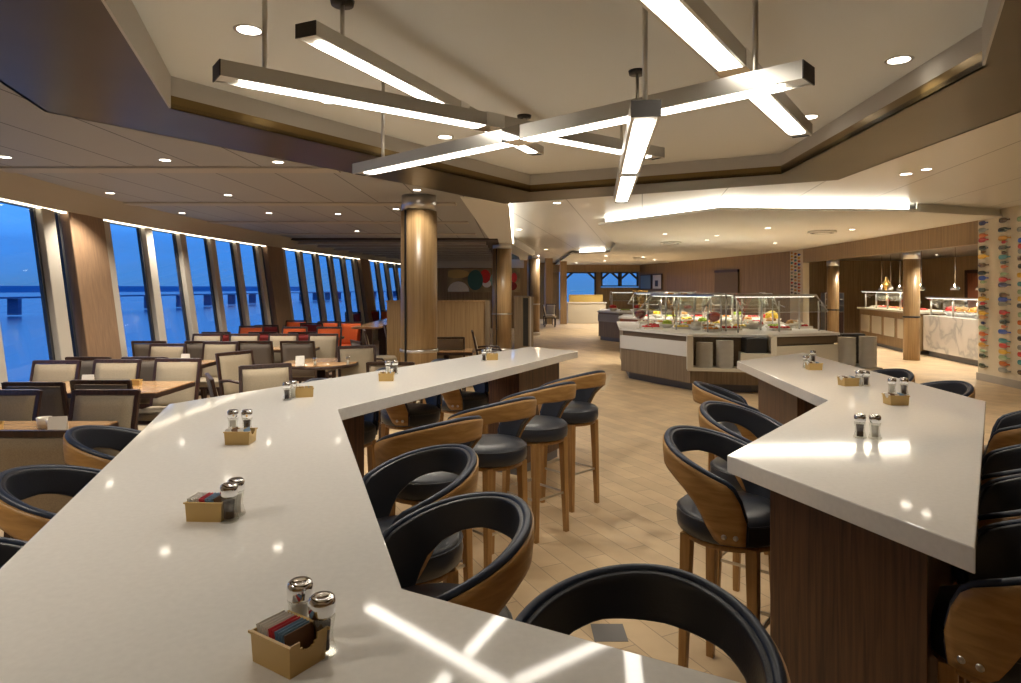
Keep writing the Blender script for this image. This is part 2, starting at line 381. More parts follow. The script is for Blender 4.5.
for a, b in zip(yy, yy[1:]):
    wseg(mb, a, b, 0, ZB, -.12, .18)
    mc.hexa([Vector(q) for q in ((wx(a)-.1,a,ZH),(wx(a)+.10,a,ZH),(wx(b)+.10,b,ZH),(wx(b)-.1,b,ZH),(wx(a)-.1,a,ZL+.05),(wx(a)+.34,a,ZL+.05),(wx(b)+.34,b,ZL+.05),(wx(b)-.1,b,ZL+.05))])
    ml.hexa([Vector(q) for q in ((wx(a)+.015,a,ZH-.018),(wx(a)+.07,a,ZH-.018),(wx(b)+.07,b,ZH-.018),(wx(b)+.015,b,ZH-.018),(wx(a)+.015,a,ZH-.002),(wx(a)+.07,a,ZH-.002),(wx(b)+.07,b,ZH-.002),(wx(b)+.015,b,ZH-.002))])
struct(mb, 'wall_left', 'cream'); struct(mc, 'wall_left', 'cream'); struct(ml, 'trim_25', 'winled')
struct(MB().prism([(-7,-4),(-6.8,-4),(wx(2.4)+.3,2.4),(wx(2.4)-.2,2.4)], 0, ZL), 'wall_left', 'cream')
struct(MB().box(-7, 15, -4.1, -4, 0, ZR), 'wall_back', 'wallwood')
# sea, bridge and far shore outside
def seamat():
    m = P('sea_water', (.02, .16, .40), .22, bump=.6, bscale=.12); return m
struct(MB().box(-4500, -40, -900, 5200, -19, -18.9), 'sea', seamat())
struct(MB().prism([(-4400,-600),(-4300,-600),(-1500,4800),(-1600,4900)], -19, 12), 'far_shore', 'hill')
br = empty('bridge', (-300, 0, -18), 0, 'long low road bridge on concrete piers across the water outside', 'bridge')
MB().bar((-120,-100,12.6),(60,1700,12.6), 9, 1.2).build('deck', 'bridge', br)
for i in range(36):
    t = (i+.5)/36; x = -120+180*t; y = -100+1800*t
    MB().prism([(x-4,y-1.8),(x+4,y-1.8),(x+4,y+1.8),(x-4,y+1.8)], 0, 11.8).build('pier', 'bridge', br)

# ---- back walls
struct(MB().box(-3.6, 1.0, 27, 27.2, 0, ZR+.05), 'wall_back', 'wallwood')
struct(MB().box(-5.2, .55, 26.6, 27, 2.5, ZL), 'trim_60', 'cream')
struct(MB().box(1.2, 2.62, 35, 35.2, 0, ZR), 'wall_back', 'wallwood')
mb = MB(); mb.box(2.62, 7.2, 35, 35.2, 2.52, ZR).box(4.62, 4.86, 35, 35.2, 0, 2.52).box(4.86, 7.2, 35, 35.2, 0, 1.7)
struct(mb, 'wall_back', 'wallwood')
struct(MB().prism([(WX(21.9),21.9),(WX(21.9)+.2,21.9),(7.1,35),(6.9,35)], 0, ZR), 'wall_right', 'wallwood')
# arched dark frames of far windows
for i, (x0, x1, z0) in enumerate(((2.9,4.62,.5),(4.86,5.9,1.75),(5.9,6.9,1.75))):
    w = empty('window_%d' % (40+i), (0,0,0), kind='structure'); fr = MB()
    fr.box(x0, x0+.1, 35.02, 35.12, z0, 2.52); fr.box(x1-.1, x1, 35.02, 35.12, z0, 2.52); fr.box(x0, x1, 35.02, 35.12, z0, z0+.06); fr.box(x0, x1, 35.02, 35.12, 2.46, 2.52)
    fr.bar((x0, 35.07, 2.1), (x0+.45, 35.07, 2.5), .1, .12, (0,1,0)); fr.bar((x1, 35.07, 2.1), (x1-.45, 35.07, 2.5), .1, .12, (0,1,0))
    fr.build('window_frame', 'winframe', w); MB().box(x0+.1, x1-.1, 35.06, 35.07, z0+.06, 2.46).build('window_pane', 'pane', w)
struct(MB().box(2.62,4.62,35.02,35.2,0,.5), 'wall_back', 'creamlam')
struct(MB().box(2.0, 6.9, 34.6, 34.9, 2.52, 2.9), 'trim_61', 'colwood')
for i,(x0,x1) in enumerate(((1.6,1.95),(2.3,2.6))): struct(MB().box(x0, x1, 30, 30.4, 0, ZR), 'trim_%d' % (62+i), 'colwood')

# ---- right wall with kitchen opening
def wl(y0, y1, z0, z1, name, mat, t=.2): return struct(MB().prism([(WX(y0),y0),(WX(y1),y1),(WX(y1)+t,y1),(WX(y0)+t,y0)], z0, z1), name, mat)
wl(6, 11.86, 0, ZR, 'wall_right', P('ivory_panel', (.60,.53,.40), .5))
wl(-4, 6, 0, ZR, 'wall_right', 'wallwood')
wl(6.0, 11.88, 0, .13, 'baseboard_right', 'greymull', -.02)
wl(11.86, 20.7, 2.48, ZR, 'wall_right', 'wallwood')
wl(20.7, 21.9, 0, ZR, 'wall_right', P('ivory_panel_far', (.60,.53,.40), .5))
struct(MB().box(13.6, 13.8, 9, 24, 0, 2.7), 'wall_kitchen', 'colwood')
struct(MB().prism([(9.3,11.9),(13.6,11.9),(13.6,12.1),(9.3,12.1)], 0, 2.7), 'wall_kitchen', 'greymull')
struct(MB().prism([(WX(22)+.2,22.6),(13.6,22.6),(13.6,22.8),(WX(22)+.2,22.8)], 0, 2.7), 'wall_kitchen', 'wallwood')
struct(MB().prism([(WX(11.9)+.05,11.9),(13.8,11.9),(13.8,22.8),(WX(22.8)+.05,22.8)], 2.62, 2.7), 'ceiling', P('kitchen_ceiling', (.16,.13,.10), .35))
# far door in the angled wall
def on_far(t, off=-.02): 
    a = Vector((WX(21.9),21.9)); b = Vector((6.9,35)); u = (b-a).normalized(); n_ = Vector((-u.y,u.x)); return a+u*t+n_*(-off if False else abs(off)) 
d = empty('door_1', (0,0,0), kind='structure')
a = on_far(3.2,.04); b = on_far(5.0,.04)
MB().bar((a.x,a.y,1.15),(b.x,b.y,1.15), .04, 2.3).build('door_panel', 'shade', d)
MB().bar((a.x,a.y,2.34),(b.x,b.y,2.34), .08, .1).build('door_frame', 'darkwood', d)
# picture screens on far wall
for i,(t0,t1,lab,mt) in enumerate(((10.2,11.3,'pale grey poster with a dark square hanging on the far wood wall','whitelam'),(11.5,12.9,'framed hazy blue seascape picture on the far wood wall','paperblue'))):
    a = on_far(t0,.06); b = on_far(t1,.06); r = empty('wall_picture', (a.x,a.y,0), 0, lab, 'picture')
    MB().bar((0,0,1.98),(b.x-a.x,b.y-a.y,1.98), .05, .78).build('picture_frame', 'darkwood', r)
    mb = MB(); u = (b-a).normalized(); n_ = Vector((-u.y,u.x))*.03
    mb.bar((u.x*.06+n_.x,u.y*.06+n_.y,1.98),(b.x-a.x-u.x*.06+n_.x,b.y-a.y-u.y*.06+n_.y,1.98), .01, .68).build('picture', mt, r)
    if i == 0: MB().bar((u.x*.4+n_.x*1.3,u.y*.4+n_.y*1.3,1.9),(u.x*.75+n_.x*1.3,u.y*.75+n_.y*1.3,1.9), .012, .3).build('picture_motif', 'black', r)

# ---- columns
def column(px, ytop, W_, lab, ring_z=1.0, zt=ZL, bandh=.16, X=None, Y=None):
    if Y is None: Y = (zt-CZ)*F/(HY-ytop); X = (px-CX)/F*Y
    r = W_/2; c = empty('column', (X, Y, 0), 0, lab, 'column')
    n = 40
    MB().lathe([(0,0),(r,0),(r,zt-bandh),(0,zt-bandh)], n).build('shaft', 'colwood', c)
    MB().lathe([(r-.03,zt-bandh),(r-.01,zt-bandh),(r-.01,zt),(0,zt)], n).build('cap', 'steel', c)
    MB().box(-.14-.012, -.14+.012, -r*.9, -r*.80, .02, zt-bandh).build('joint', 'black', c)
    MB().lathe([(r+.001,ring_z-.02),(r+.012,ring_z-.02),(r+.012,ring_z+.02),(r+.001,ring_z+.02)], n).build('ring', 'steel', c)
    MB().lathe([(r+.001,0),(r+.02,0),(r+.02,.12),(r+.001,.12)], n).build('base', 'steel', c)
    return c
column(419, 196, .46, 'nearest and widest round wood veneer column with dark vertical joint, behind the left counter', .88, bandh=.2)
column(502, 243, .50, 'round wood veneer column with a thin dark ring, beside the wood partition', 1.0)
column(533.5, 255, .44, 'farthest slim round wood column at the edge of the walkway', 1.1)
for (px, Y, W_, lab) in ((911.5, 15.1, .34, 'wood column at the corner of the marble carving counter'), (833, 20.0, .34, 'wood column left of the hot food counter in the right hand opening')):
    X = (px-CX)/F*Y; c = empty('column', (X,Y,0), 0, lab, 'column')
    MB().lathe([(0,0),(W_/2,0),(W_/2,2.44),(0,2.44)], 32).build('shaft', 'colwood', c)
    MB().lathe([(0,2.34),(W_/2+.01,2.34),(W_/2+.01,2.6),(0,2.6)], 32).build('cap', 'steel', c)
    MB().lathe([(W_/2,.98),(W_/2+.01,.98),(W_/2+.01,1.02),(W_/2,1.02)], 32).build('ring', 'black', c)

# ------------------------------------------------------------------ bar counters
def cpt(px, py): v = at(px, py, HC); return (v.x, v.y)
A, B, C, D, E = cpt(169,404), cpt(530,346.5), cpt(578,351), cpt(338,409), cpt(402,588)
ef = Vector(cpt(746.8,683)) - Vector(E); ef.normalize()
Fp = Vector(E) + ef*2.3; nn = Vector((ef.y, -ef.x)); 
if nn.y > 0: nn = -nn
Gp = Fp + nn*.84; bp_ = Vector(E) + nn*.84
la = Vector(A) - Vector(cpt(8,560)); la.normalize()
# intersect left edge with back line
def isect(p, u, q, v):
    dd = u.x*v.y - u.y*v.x; t = ((q.x-p.x)*v.y - (q.y-p.y)*v.x)/dd; return p + u*t
Hp = isect(Vector(A), la, bp_, ef)
left_poly = [A, tuple(Hp), tuple(Gp), tuple(Fp), E, D, C, B]
T_ = .065
c1 = empty('bar_counter', (-.5,3,0), 0, 'long zigzag white quartz bar counter with dark walnut pedestals, left of the aisle', 'bar counter')
def rel(poly, o): return [(p[0]-o.location.x, p[1]-o.location.y) for p in poly]
MB().prism(rel(left_poly, c1), HC-T_, HC).build('countertop', 'quartz', c1, bevel=.004)
def pedestal(poly, root, mat='walnut'):
    MB().prism(rel(poly, root), .08, HC-T_).build('pedestal', mat, root, bevel=.004)
    c = [(sum(p[0] for p in poly)/len(poly)), (sum(p[1] for p in poly)/len(poly))]
    MB().prism(rel([(c[0]+(p[0]-c[0])*.94, c[1]+(p[1]-c[1])*.94) for p in poly], root), 0, .08).build('plinth', 'kick', root)
u2 = (Vector(B)-Vector(A)).normalized(); 
def rect(c, u, l, w):
    c = Vector(c); u = Vector(u).normalized(); v = Vector((-u.y,u.x)); return [tuple(c-u*l/2-v*w/2), tuple(c+u*l/2-v*w/2), tuple(c+u*l/2+v*w/2), tuple(c-u*l/2+v*w/2)]
mBC = (Vector(B)+Vector(C))/2; 
pedestal(rect(mBC - u2*.55 + Vector((-.02,.02)), u2, .8, .34), c1)
mid = (Vector(A)+Vector(D))/2
pedestal(rect(mid + (mBC-mid)*.12, u2, .5, .3), c1)
pedestal(rect((Vector(A)+Vector(E))/2+Vector((-.35,.05)), la, .8, .3), c1)
pedestal(rect(Vector(E)+ef*.8+nn*.42, ef, .8, .3), c1)

R = [cpt(727,455), cpt(828,400), cpt(737,361), cpt(803,352.5), cpt(986,401.5), cpt(975.5,548)]
c2 = empty('bar_counter', (2,3,0), 0, 'zigzag white quartz bar counter on a broad walnut pedestal, right of the aisle', 'bar counter')
MB().prism(rel(R, c2), HC-T_, HC).build('countertop', 'quartz', c2, bevel=.004)
# near pedestal: visible face from px 772 to 935 under the near edge
nl = Vector(R[0]); nr = Vector(R[5]); e1 = (nr-nl).normalized(); s1 = (Vector(R[1])-nl).normalized()
f0 = nl + e1*.18 + s1*.10; f1 = nl + e1*.78 + s1*.10
pedestal([tuple(f0), tuple(f1), tuple(f1+s1*1.05), tuple(f0+s1*1.05)], c2)
q0 = Vector(R[2]); q1 = Vector(R[3]); s2 = (Vector(R[1])-q0).normalized()
m2 = q0*.55+q1*.45
pedestal(rect(m2 + s2*.75, s2, .95, .34), c2)
left_world = {'A':A,'B':B,'C':C,'D':D,'E':E}

# ------------------------------------------------------------------ bar stool
def make_stool():
    root = empty('bar_stool', (0,0,0), 0, 'x', 'bar stool')
    # local frame: the sitter faces -X ... rear of the stool is +X
    seat = MB().lathe([(0,.655),(.205,.655),(.220,.668),(.224,.70),(.220,.738),(.205,.756),(.11,.768),(0,.770)], 32).build('seat', 'leather', root)
    MB().tube([(.2205*math.cos(t*PI/16), .2205*math.sin(t*PI/16), .738) for t in range(32)], .0035, 6, True).build('piping', 'leather', seat)
    MB().lathe([(0,.632),(.198,.632),(.198,.655),(0,.655)], 28).build('seat_frame', 'oakleg', root)
    for sx_, sy_ in ((1,1),(1,-1),(-1,1),(-1,-1)):
        t = Vector((.135*sx_, .135*sy_, .65)); f = Vector((.150*sx_, .150*sy_, 0)); lg = MB()
        def sq(c, h): return [c+Vector(q) for q in ((-h,-h,0),(h,-h,0),(h,h,0),(-h,h,0))]
        lg.hexa(sq(f, .0155)+sq(t, .0235)); lg.build('leg', 'oakleg', root, bevel=.003)
    ft = MB(); z = .27; h = .145
    ft.bar((-h,-h,z),(h,-h,z),.008,.014).bar((-h,h,z),(h,h,z),.008,.014).bar((-h,-h,z+.03),(-h,h,z+.03),.008,.02).bar((h,-h,z),(h,h,z),.008,.014)
    ft.build('footrest', 'steel', root)
    # wrap-around back: shell of bent oak outside, leather pad inside
    n = 44; TM = math.radians(123)
    def prof(th):
        a = abs(th)/TM
        zt = 1.035 - .16*a**1.7
        if a > .86: zt -= .11*((a-.86)/.14)**2.2
        zb = float(np.interp(math.degrees(abs(th)), [0,35,52,66,78,86,92,98], [.93,.925,.905,.872,.825,.765,.705,.672]))
        return zb, zt
    def rad(z): return .229 + .040*max(0, min(1, (z-.68)/.30))**.8
    shell, pad, edge = MB(), MB(), []
    def wall(mb, r0, r1, dz=0, rows=6, tmax=TM, dzb=0):
        cols = []
        for i in range(n+1):
            th = -tmax + 2*tmax*i/n; zb, zt = prof(th); zb += dzb; zt += dz; col = []
            for j in range(rows+1):
                z = zb+(zt-zb)*j/rows; col.append((rad(z)+r1, z))
            for j in range(rows, -1, -1):
                z = zb+(zt-zb)*j/rows; col.append((rad(z)+r0, z))
            cols.append(mb._v([(r*math.cos(th), r*math.sin(th), z) for r, z in col]))
        m = len(cols[0])
        for A_, B_ in zip(cols, cols[1:]):
            for k_ in range(m): mb._f([A_[k_], B_[k_], B_[(k_+1)%m], A_[(k_+1)%m]], k_ != rows and k_ != m-1)
        mb._f(cols[0]); mb._f(cols[-1][::-1])
    wall(shell, .0, .012); sh = shell.build('back_shell', 'oak', root)
    wall(pad, -.030, -.0005, .006, tmax=TM-.02, dzb=.004); pd = pad.build('back_pad', 'leather', root, bevel=.006)
    pts = []
    for i in range(n+1):
        th = -TM+2*TM*i/n; zb, zt = prof(th); pts.append(((rad(zt)-.006)*math.cos(th), (rad(zt)-.006)*math.sin(th), zt+.004))
    lo = []
    for sgn in (-1, 1):
        th = sgn*TM; zb, zt = prof(th); col = []
        for j in range(6):
            z = zt + (zb-zt)*(j+1)/6; col.append(((rad(z)-.002)*math.cos(th), (rad(z)-.002)*math.sin(th), z))
        lo.append(col)
    path = lo[0][::-1] + pts + lo[1]
    MB().tube(path, .0125, 8).build('edge_trim', 'navy', root)
    for sgn in (-1,1):
        for dd in (104, 114):
            th = sgn*math.radians(dd); zz = .705; r_ = rad(zz)+.012
            Mx = Matrix.Translation((r_*math.cos(th), r_*math.sin(th), zz)) @ Matrix.Rotation(th, 4, 'Z') @ Matrix.Rotation(PI/2, 4, 'Y')
            MB().lathe([(0,-.004),(.011,-.004),(.010,.003),(0,.005)], 12, M4=Mx).build('bolt', 'steel', sh)
    return root
stool0 = make_stool()
def rdir(v): return math.atan2(v[1], v[0])
eAB = rdir((.876,-.48))-.30; eDE = rdir((.95,.31)); eEF = rdir((.477,.879)); eR1 = rdir((-.78,.63)); eR2 = PI; eRR = rdir((.78,-.63)); eLO = rdir((-.946,-.323))
stools = [
 ((.46,5.06), eAB, 'farthest aisle-side bar stool at the left counter, beside the counter tip'),
 ((.17,4.47), eAB, 'second farthest aisle-side stool at the left counter, round grey seat, oak legs'),
 ((-.125,3.87), eAB, 'third farthest aisle-side stool at the left counter with its round seat showing'),
 ((-.42,3.30), eAB, 'aisle-side stool in the inner corner of the left counter, long oak back'),
 ((-.40,2.42), eDE+.15, 'ring-backed aisle stool at the left counter, behind the nearer ring back'),
 ((-.215,1.81), eDE+.1, 'ring-backed stool just above the near inner corner of the left counter'),
 ((.225,1.215), eEF, 'nearest bar stool, wide dark leather ring back in the bottom centre'),
 ((.93,2.74), eR1, 'nearest stool left of the right counter, oak side panel in view'),
 ((1.27,3.38), eR1, 'second stool left of the right counter, partly behind its corner'),
 ((1.48,4.25), eR2-.15, 'farthest stool left of the right counter, dark rim before the buffet'),
 ((2.75,4.95), .1, 'farthest stool behind the right counter, only its dark rim showing'),
 ((2.75,4.33), -.05, 'second farthest stool behind the right counter, dark rim before the marble counter'),
 ((2.80,3.58), eRR, 'fourth stool from the near end, right side of the right counter'),
 ((2.11,2.74), eRR, 'third stool from the near end, right side of the right counter'),
 ((1.76,2.28), eRR, 'second stool from the near end, right side of the right counter'),
 ((1.39,1.80), eRR, 'nearest stool right of the right counter, oak panel with steel bolts'),
 ((-1.46,2.27), eLO, 'middle of three ring-backed stools on the window side of the left counter'),
 ((-1.69,2.95), eLO, 'farthest of three ring-backed stools on the window side of the left counter'),
 ((-1.27,1.58), eLO, 'nearest of three ring-backed stools on the window side of the left counter'),
 ((-1.12,4.32), eAB+PI+.3, 'nearest of three dark stools showing below the left counter on its far side'),
 ((-.76,4.95), eAB+PI+.3, 'middle of three dark stools showing below the left counter on its far side'),
 ((-.41,5.55), eAB+PI+.3, 'farthest of three dark stools showing below the left counter on its far side'),
]
for i, (p, a, lab) in enumerate(stools):
    if i == 0: o = stool0; o.location = (*p, 0); o.rotation_euler = (0,0,a); o['label'] = lab; o['group'] = 'bar stools'
    else: copy_tree(stool0, (*p, 0), a, lab, 'bar stools')

# ------------------------------------------------------------------ chandelier bars
def light_bar(a, b, z, labels, segs=2, w=.11, h=.062, rods=(.2,.8), zt=ZC, canopy=True, flip=False):
    a = Vector((*a, z+h/2)); b = Vector((*b, z+h/2)); L = (b-a).length; u = (b-a)/L
    root = empty('linear_lamp', a, math.atan2(u.y, u.x), labels, 'pendant light', 'linear pendant lamps')
    # local frame x along
    body = MB()
    body.box(0, L, -w/2, w/2, -h/2+.006, h/2); body.box(0, L, -w/2, -w/2+.012, -h/2, -h/2+.006); body.box(0, L, w/2-.012, w/2, -h/2, -h/2+.006)
    body.build('housing', 'fixture', root)
    for x0, x1 in ((-.004,.0),(L,L+.004)): MB().box(x0, x1, -w/2, w/2, -h/2, h/2).build('end_cap', 'fixdark', root)
    hub = .14
    spans = []; tot = L-.16; g_ = .10
    seg = (tot-g_*(segs-1))/segs
    for i in range(segs): spans.append((.08+i*(seg+g_), .08+i*(seg+g_)+seg))
    for x0, x1 in spans:
        pts = []; r = w/2-.016
        for k in range(9): t = -PI/2 + PI*k/8; pts.append((x1-r*.5+r*.5*math.cos(t), r*math.sin(t)))
        for k in range(9): t = PI/2 + PI*k/8; pts.append((x0+r*.5+r*.5*math.cos(t), r*math.sin(t)))
        MB().prism(pts, -h/2-.002, -h/2+.01).build('diffuser', 'lamp', root)
    if segs == 2:
        MB().box(L/2-.055, L/2+.055, -w/2-.003, w/2+.003, -h/2-.003, h/2+.003).build('connector', 'chrome', root)
    for t in rods:
        MB().cyl(.010, h/2, zt-a.z, 12, (L*t,0)).build('rod', 'fixture', root)
        MB().lathe([(0,zt-a.z-.022),(.05,zt-a.z-.022),(.055,zt-a.z),(0,zt-a.z)], 24, (L*t,0,0)).build('canopy', 'fixdark', root)
    return root
def bxy(px, py, d): Y = d*F/(HY-py); return ((px-CX)/F*Y, Y)
light_bar(bxy(360,175,.697), bxy(808,82,.697), .697+CZ, 'long pendant lamp bar crossing from lower left to the upper right, dark right end cap', rods=(.09,.932))
light_bar(bxy(217,79,.80), bxy(657,159,.80), .80+CZ, 'pendant lamp bar starting at the far left of the chandelier with a dark end cap', rods=(.07,.93))
light_bar(bxy(306,37,1.06), bxy(537,155,1.06), 1.06+CZ, 'highest pendant lamp bar, hung close to the ceiling on a short stem', rods=(.09,.9))
light_bar(bxy(646,117,.63), bxy(621,203,.63), .63+CZ, 'pendant lamp bar pointing at the viewer, seen nearly end-on in the centre', rods=(.02,.96))
e0 = Vector(bxy(801,137,.80)); e1_ = Vector(bxy(655,-4,.80)); ud = (e1_-e0).normalized(); e1_ = e0+ud*2.5
light_bar(tuple(e1_), tuple(e0), .80+CZ, 'pendant lamp bar running off the top of the picture, crossing above the long bar', rods=(.08,))

# ------------------------------------------------------------------ downlights
dl_me = {}
def downlight(x, y, z, lab, r=.05, power=22, spot=True, grp='recessed ceiling downlights'):
    root = empty('downlight', (x,y,z), 0, lab, 'ceiling light', grp)
    if r not in dl_me:
        t = MB().lathe([(r,-.002),(r*1.28,-.004),(r*1.30,-.0005),(r,-.0005)], 24).build('trim_ring', 'steel', root)
        l = MB().lathe([(0,-.003),(r,-.003),(r,-.0008),(0,-.0008)], 24).build('lens', 'downlens', root)
        dl_me[r] = (t.data, l.data)
    else:
        for nme, me in zip(('trim_ring','lens'), dl_me[r]):
            o = bpy.data.objects.new(nme, me); COL.objects.link(o); o.parent = root
    if power:
        ld = bpy.data.lights.new('downlight_beam', 'SPOT'); ld.energy = power*1.15; ld.color = (1,.90,.76); ld.spot_size = math.radians(122); ld.spot_blend = .55; ld.shadow_soft_size = .05
        lo = bpy.data.objects.new('downlight_beam', ld); COL.objects.link(lo); lo.parent = root; lo.location = (0,0,-.03)
for px, py, lab in ((249,30,'recessed downlight in the raised ceiling, left of the leftmost pendant stem'),(329,101,'recessed downlight in the raised ceiling just under the left pendant bar'),(445,137,'small recessed downlight in the raised ceiling above the two crossing bars'),(525,149,'recessed downlight in the raised ceiling near its far inner corner'),(809,117,'recessed downlight in the raised ceiling beyond the right bar end'),(899,60,'recessed downlight at the right of the raised ceiling')):
    v = at(px, py, ZC); downlight(v.x, v.y, ZC, lab, .058, 22)
for px, py, lab in ((165,160,'recessed downlight in the plank ceiling, above the first window group'),(278,162,'wide recessed downlight in the plank ceiling close to the bronze soffit'),(110,193,'small recessed downlight in the plank ceiling above the wood window pillar'),(182,213,'recessed downlight in the plank ceiling above the second window group'),(228,195,'bright recessed downlight in the middle of the plank ceiling'),(269,213,'faint recessed downlight in the third ceiling bay'),(338,214,'wide recessed downlight left of the near column'),(396,209,'recessed downlight beside the top of the near column'),(357,231,'recessed downlight in the farthest plank bay'),(5,157,'recessed downlight at the left picture edge of the plank ceiling'),(417,190,'recessed downlight right above the near column')):
    v = at(px, py, ZL-.001); downlight(v.x, v.y, ZL-.001, lab, .045, 12 if 'near column' in lab else 60)
for px, py, lab in ((557,203,'recessed downlight between the bronze soffit and the lit cove'),(519,229.5,'recessed downlight in the white ceiling right of the second column'),(546,249.5,'recessed downlight in the white ceiling before the third column'),(906,174,'recessed downlight in the right ceiling below the bronze soffit')):
    v = at(px, py, ZR-.001); downlight(v.x, v.y, ZR-.001, lab, .06, 70)
k = 0
for px, py, Z in ((665,234,2.9),(768,228,2.9),(775,243,2.9),(707,240,2.9),(852,229.5,2.9),(717,235.5,2.9),(644,244,2.9)):
    v = at(px, py, Z-.001)
    if v.y < 18: downlight(v.x, v.y, Z-.001, 'small recessed downlight in the floating ceiling over the buffet, %s listed from the left front' % ordn(k) if False else 'small recessed downlight in the floating ceiling over the buffet, %s' % ['left of the first air vent','near its front centre','behind the front centre pair','right of the first air vent','beside the right air vent','between the front and rear pairs','at the far left'][k], .05, 100)
    k += 1
for i, (x, y) in enumerate(((3.6,24.5),(5.2,25.5),(4.2,29),(6.2,28),(3.2,31.5))):
    downlight(x, y, 2.879, 'distant downlight in the rear floating ceiling, %s counted from the front' % ordn(i), .06, 150)
for i, (x, y, z) in enumerate(((-4,-1.5,ZL),(-1,-2.5,ZL),(2,-2.5,ZL),(5,-1.5,ZL),(5.3,2,ZR),(6.5,5,ZR),(4.8,7.5,ZR),(-3.6,1.5,ZL),(-2.4,.8,ZL))):  # fill lamps added around the viewer to brighten the room
    if abs(x) > 3.9 or y < 0 or True:
        downlight(x, y, z-.001, 'recessed downlight added for fill light, %s of the ones around the viewer' % ordn(i), .05, 40)
for px, py, w_, lab in ((822,231,.28,'round air diffuser in the floating ceiling, nearest on the right'),(671,242,.26,'round air diffuser in the floating ceiling, middle'),(640,254,.26,'round air diffuser in the floating ceiling, far left'),(663,261,.26,'round air diffuser in the floating ceiling, farthest')):
    Z = 2.9 if py < 250 else 2.88; v = at(px, py, Z)
    if py > 250: v = Vector(((px-CX)/F*(26 if py<258 else 30), 26 if py<258 else 30, Z))
    r = empty('air_diffuser', (v.x,v.y,Z), 0, lab, 'air vent', 'ceiling air diffusers')
    MB().lathe([(0,-.05),(w_,-.05),(w_*1.05,-.03),(w_,-.0),(0,0)], 32).build('disc', 'plaster', r)
    MB().lathe([(w_*.6,-.052),(w_*.85,-.052),(w_*.85,-.049),(w_*.6,-.049)], 32).build('slot', 'black', r)

# ------------------------------------------------------------------ condiments
def shaker_parts(fill):
    r = empty('pepper_shaker' if fill == 'pepper' else 'salt_shaker', (0,0,0), 0, 'x', 'shaker')
    body = MB().lathe([(0,.0),(.024,.0),(.026,.005),(.0225,.013),(.0185,.03),(.019,.045),(.0225,.066),(.021,.069),(.0,.069)], 10, smooth=False).build('body', 'glass', r)
    MB().lathe([(0,.008),(.013,.008),(.0125,.03),(.015,.055),(0,.056)], 12).build('filling', fill, r)
    MB().lathe([(.0,.066),(.0205,.066),(.0225,.072),(.023,.088),(.021,.096),(.017,.099),(.010,.0975),(0,.0975)], 20).build('cap', 'chrome', r)
    return r
salt0 = shaker_parts('salt'); pep0 = shaker_parts('pepper'); used_s = [False, False]
def caddy():
    r = empty('sugar_caddy', (0,0,0), 0, 'x', 'caddy')
    mb = MB(); L, Wd, H, t = .050, .038, .052, .003
    def tap(z): return 1 - .06*(1-z/H)
    # walls as tapered boxes with a notch in the two short ends
    def wallp(x0,x1,y0,y1,z0,z1):
        p=[]
        for z in (z0,z1):
            k_=tap(z); p += [(x0*k_,y0*k_,z),(x1*k_,y0*k_,z),(x1*k_,y1*k_,z),(x0*k_,y1*k_,z)]
        mb.hexa([Vector(q) for q in p])
    wallp(-L,L,-Wd,Wd,0,t)
    wallp(-L,L,-Wd,-Wd+t,t,H); wallp(-L,L,Wd-t,Wd,t,H)
    for s_ in (-1,1):
        a_, b_ = (L-t, L) if s_ > 0 else (-L, -L+t)
        wallp(a_,b_,-Wd+t,-.018,t,H); wallp(a_,b_,.018,Wd-t,t,H)
        ys = [-.018+.036*i/6 for i in range(7)]
        for i in range(6):
            ym = (ys[i]+ys[i+1])/2; hz = H - math.sqrt(max(0,.0185**2-ym**2))*1.0
            wallp(a_,b_,ys[i],ys[i+1],t,hz)
    wallp(-L-.003,L+.003,-Wd-.003,-Wd,H-.004,H); wallp(-L-.003,L+.003,Wd,Wd+.003,H-.004,H)
    mb.build('tray', 'cadtan', r)
    return r
cad0 = caddy(); cad_used = False
pk_me = {}
def packet(loc, rz, mat, lab, grp):
    if mat not in pk_me:
        o = MB().box(-.0013,.0013,-.028,.028,0,.052).build('sugar_packet', mat); pk_me[mat] = o.data
    else:
        o = bpy.data.objects.new('sugar_packet', pk_me[mat]); COL.objects.link(o)
    o.location = loc; o.rotation_euler = (0, math.radians(-14), rz); tag(o, lab, 'sugar packet', grp)
def put(proto, flag, loc, rz, lab, grp):
    if not flag[0]: flag[0] = True; proto.location = loc; proto.rotation_euler = (0,0,rz); proto['label'] = lab; proto['group'] = grp; return proto
    return copy_tree(proto, loc, rz, lab, grp)
fs, fp_, fc = [False], [False], [False]
sets = [ # caddy px,py(base centre), rot, shakers [(px,py,kind)], where, detail
 ((285,667), math.radians(-33), ((300,636,'salt'),(322,654,'pepper')), 'nearest on the left counter', 2),
 ((207,520), math.radians(-3), ((229,521,'pepper'),(236,515,'salt')), 'second nearest on the left counter', 2),
 ((238.5,444), math.radians(0), ((233,433,'salt'),(247,433,'pepper')), 'third along the left counter', 1),
 ((303,397), math.radians(20), ((287,400,'pepper'),(293,398,'salt')), 'at the bend of the left counter', 1),
 ((386,381), math.radians(5), ((388,374,'salt'),(395,374,'pepper')), 'fifth along the left counter', 1),
 ((492,360), math.radians(5), ((484,361,'pepper'),(489,358,'salt')), 'at the far end of the left counter', 1),
 ((815,370), math.radians(0), ((806,368,'salt'),(813,362,'pepper')), 'farthest on the right counter', 1),
 ((850,386), math.radians(5), ((859,386,'salt'),(866,386,'pepper')), 'second farthest on the right counter', 1),
 ((898,405), math.radians(0), ((892,395,'salt'),(904,395,'pepper')), 'near the right edge of the right counter', 1),
 (None, 0, ((860,438,'pepper'),(875,439,'salt')), 'alone in the middle of the right counter', 1),
]
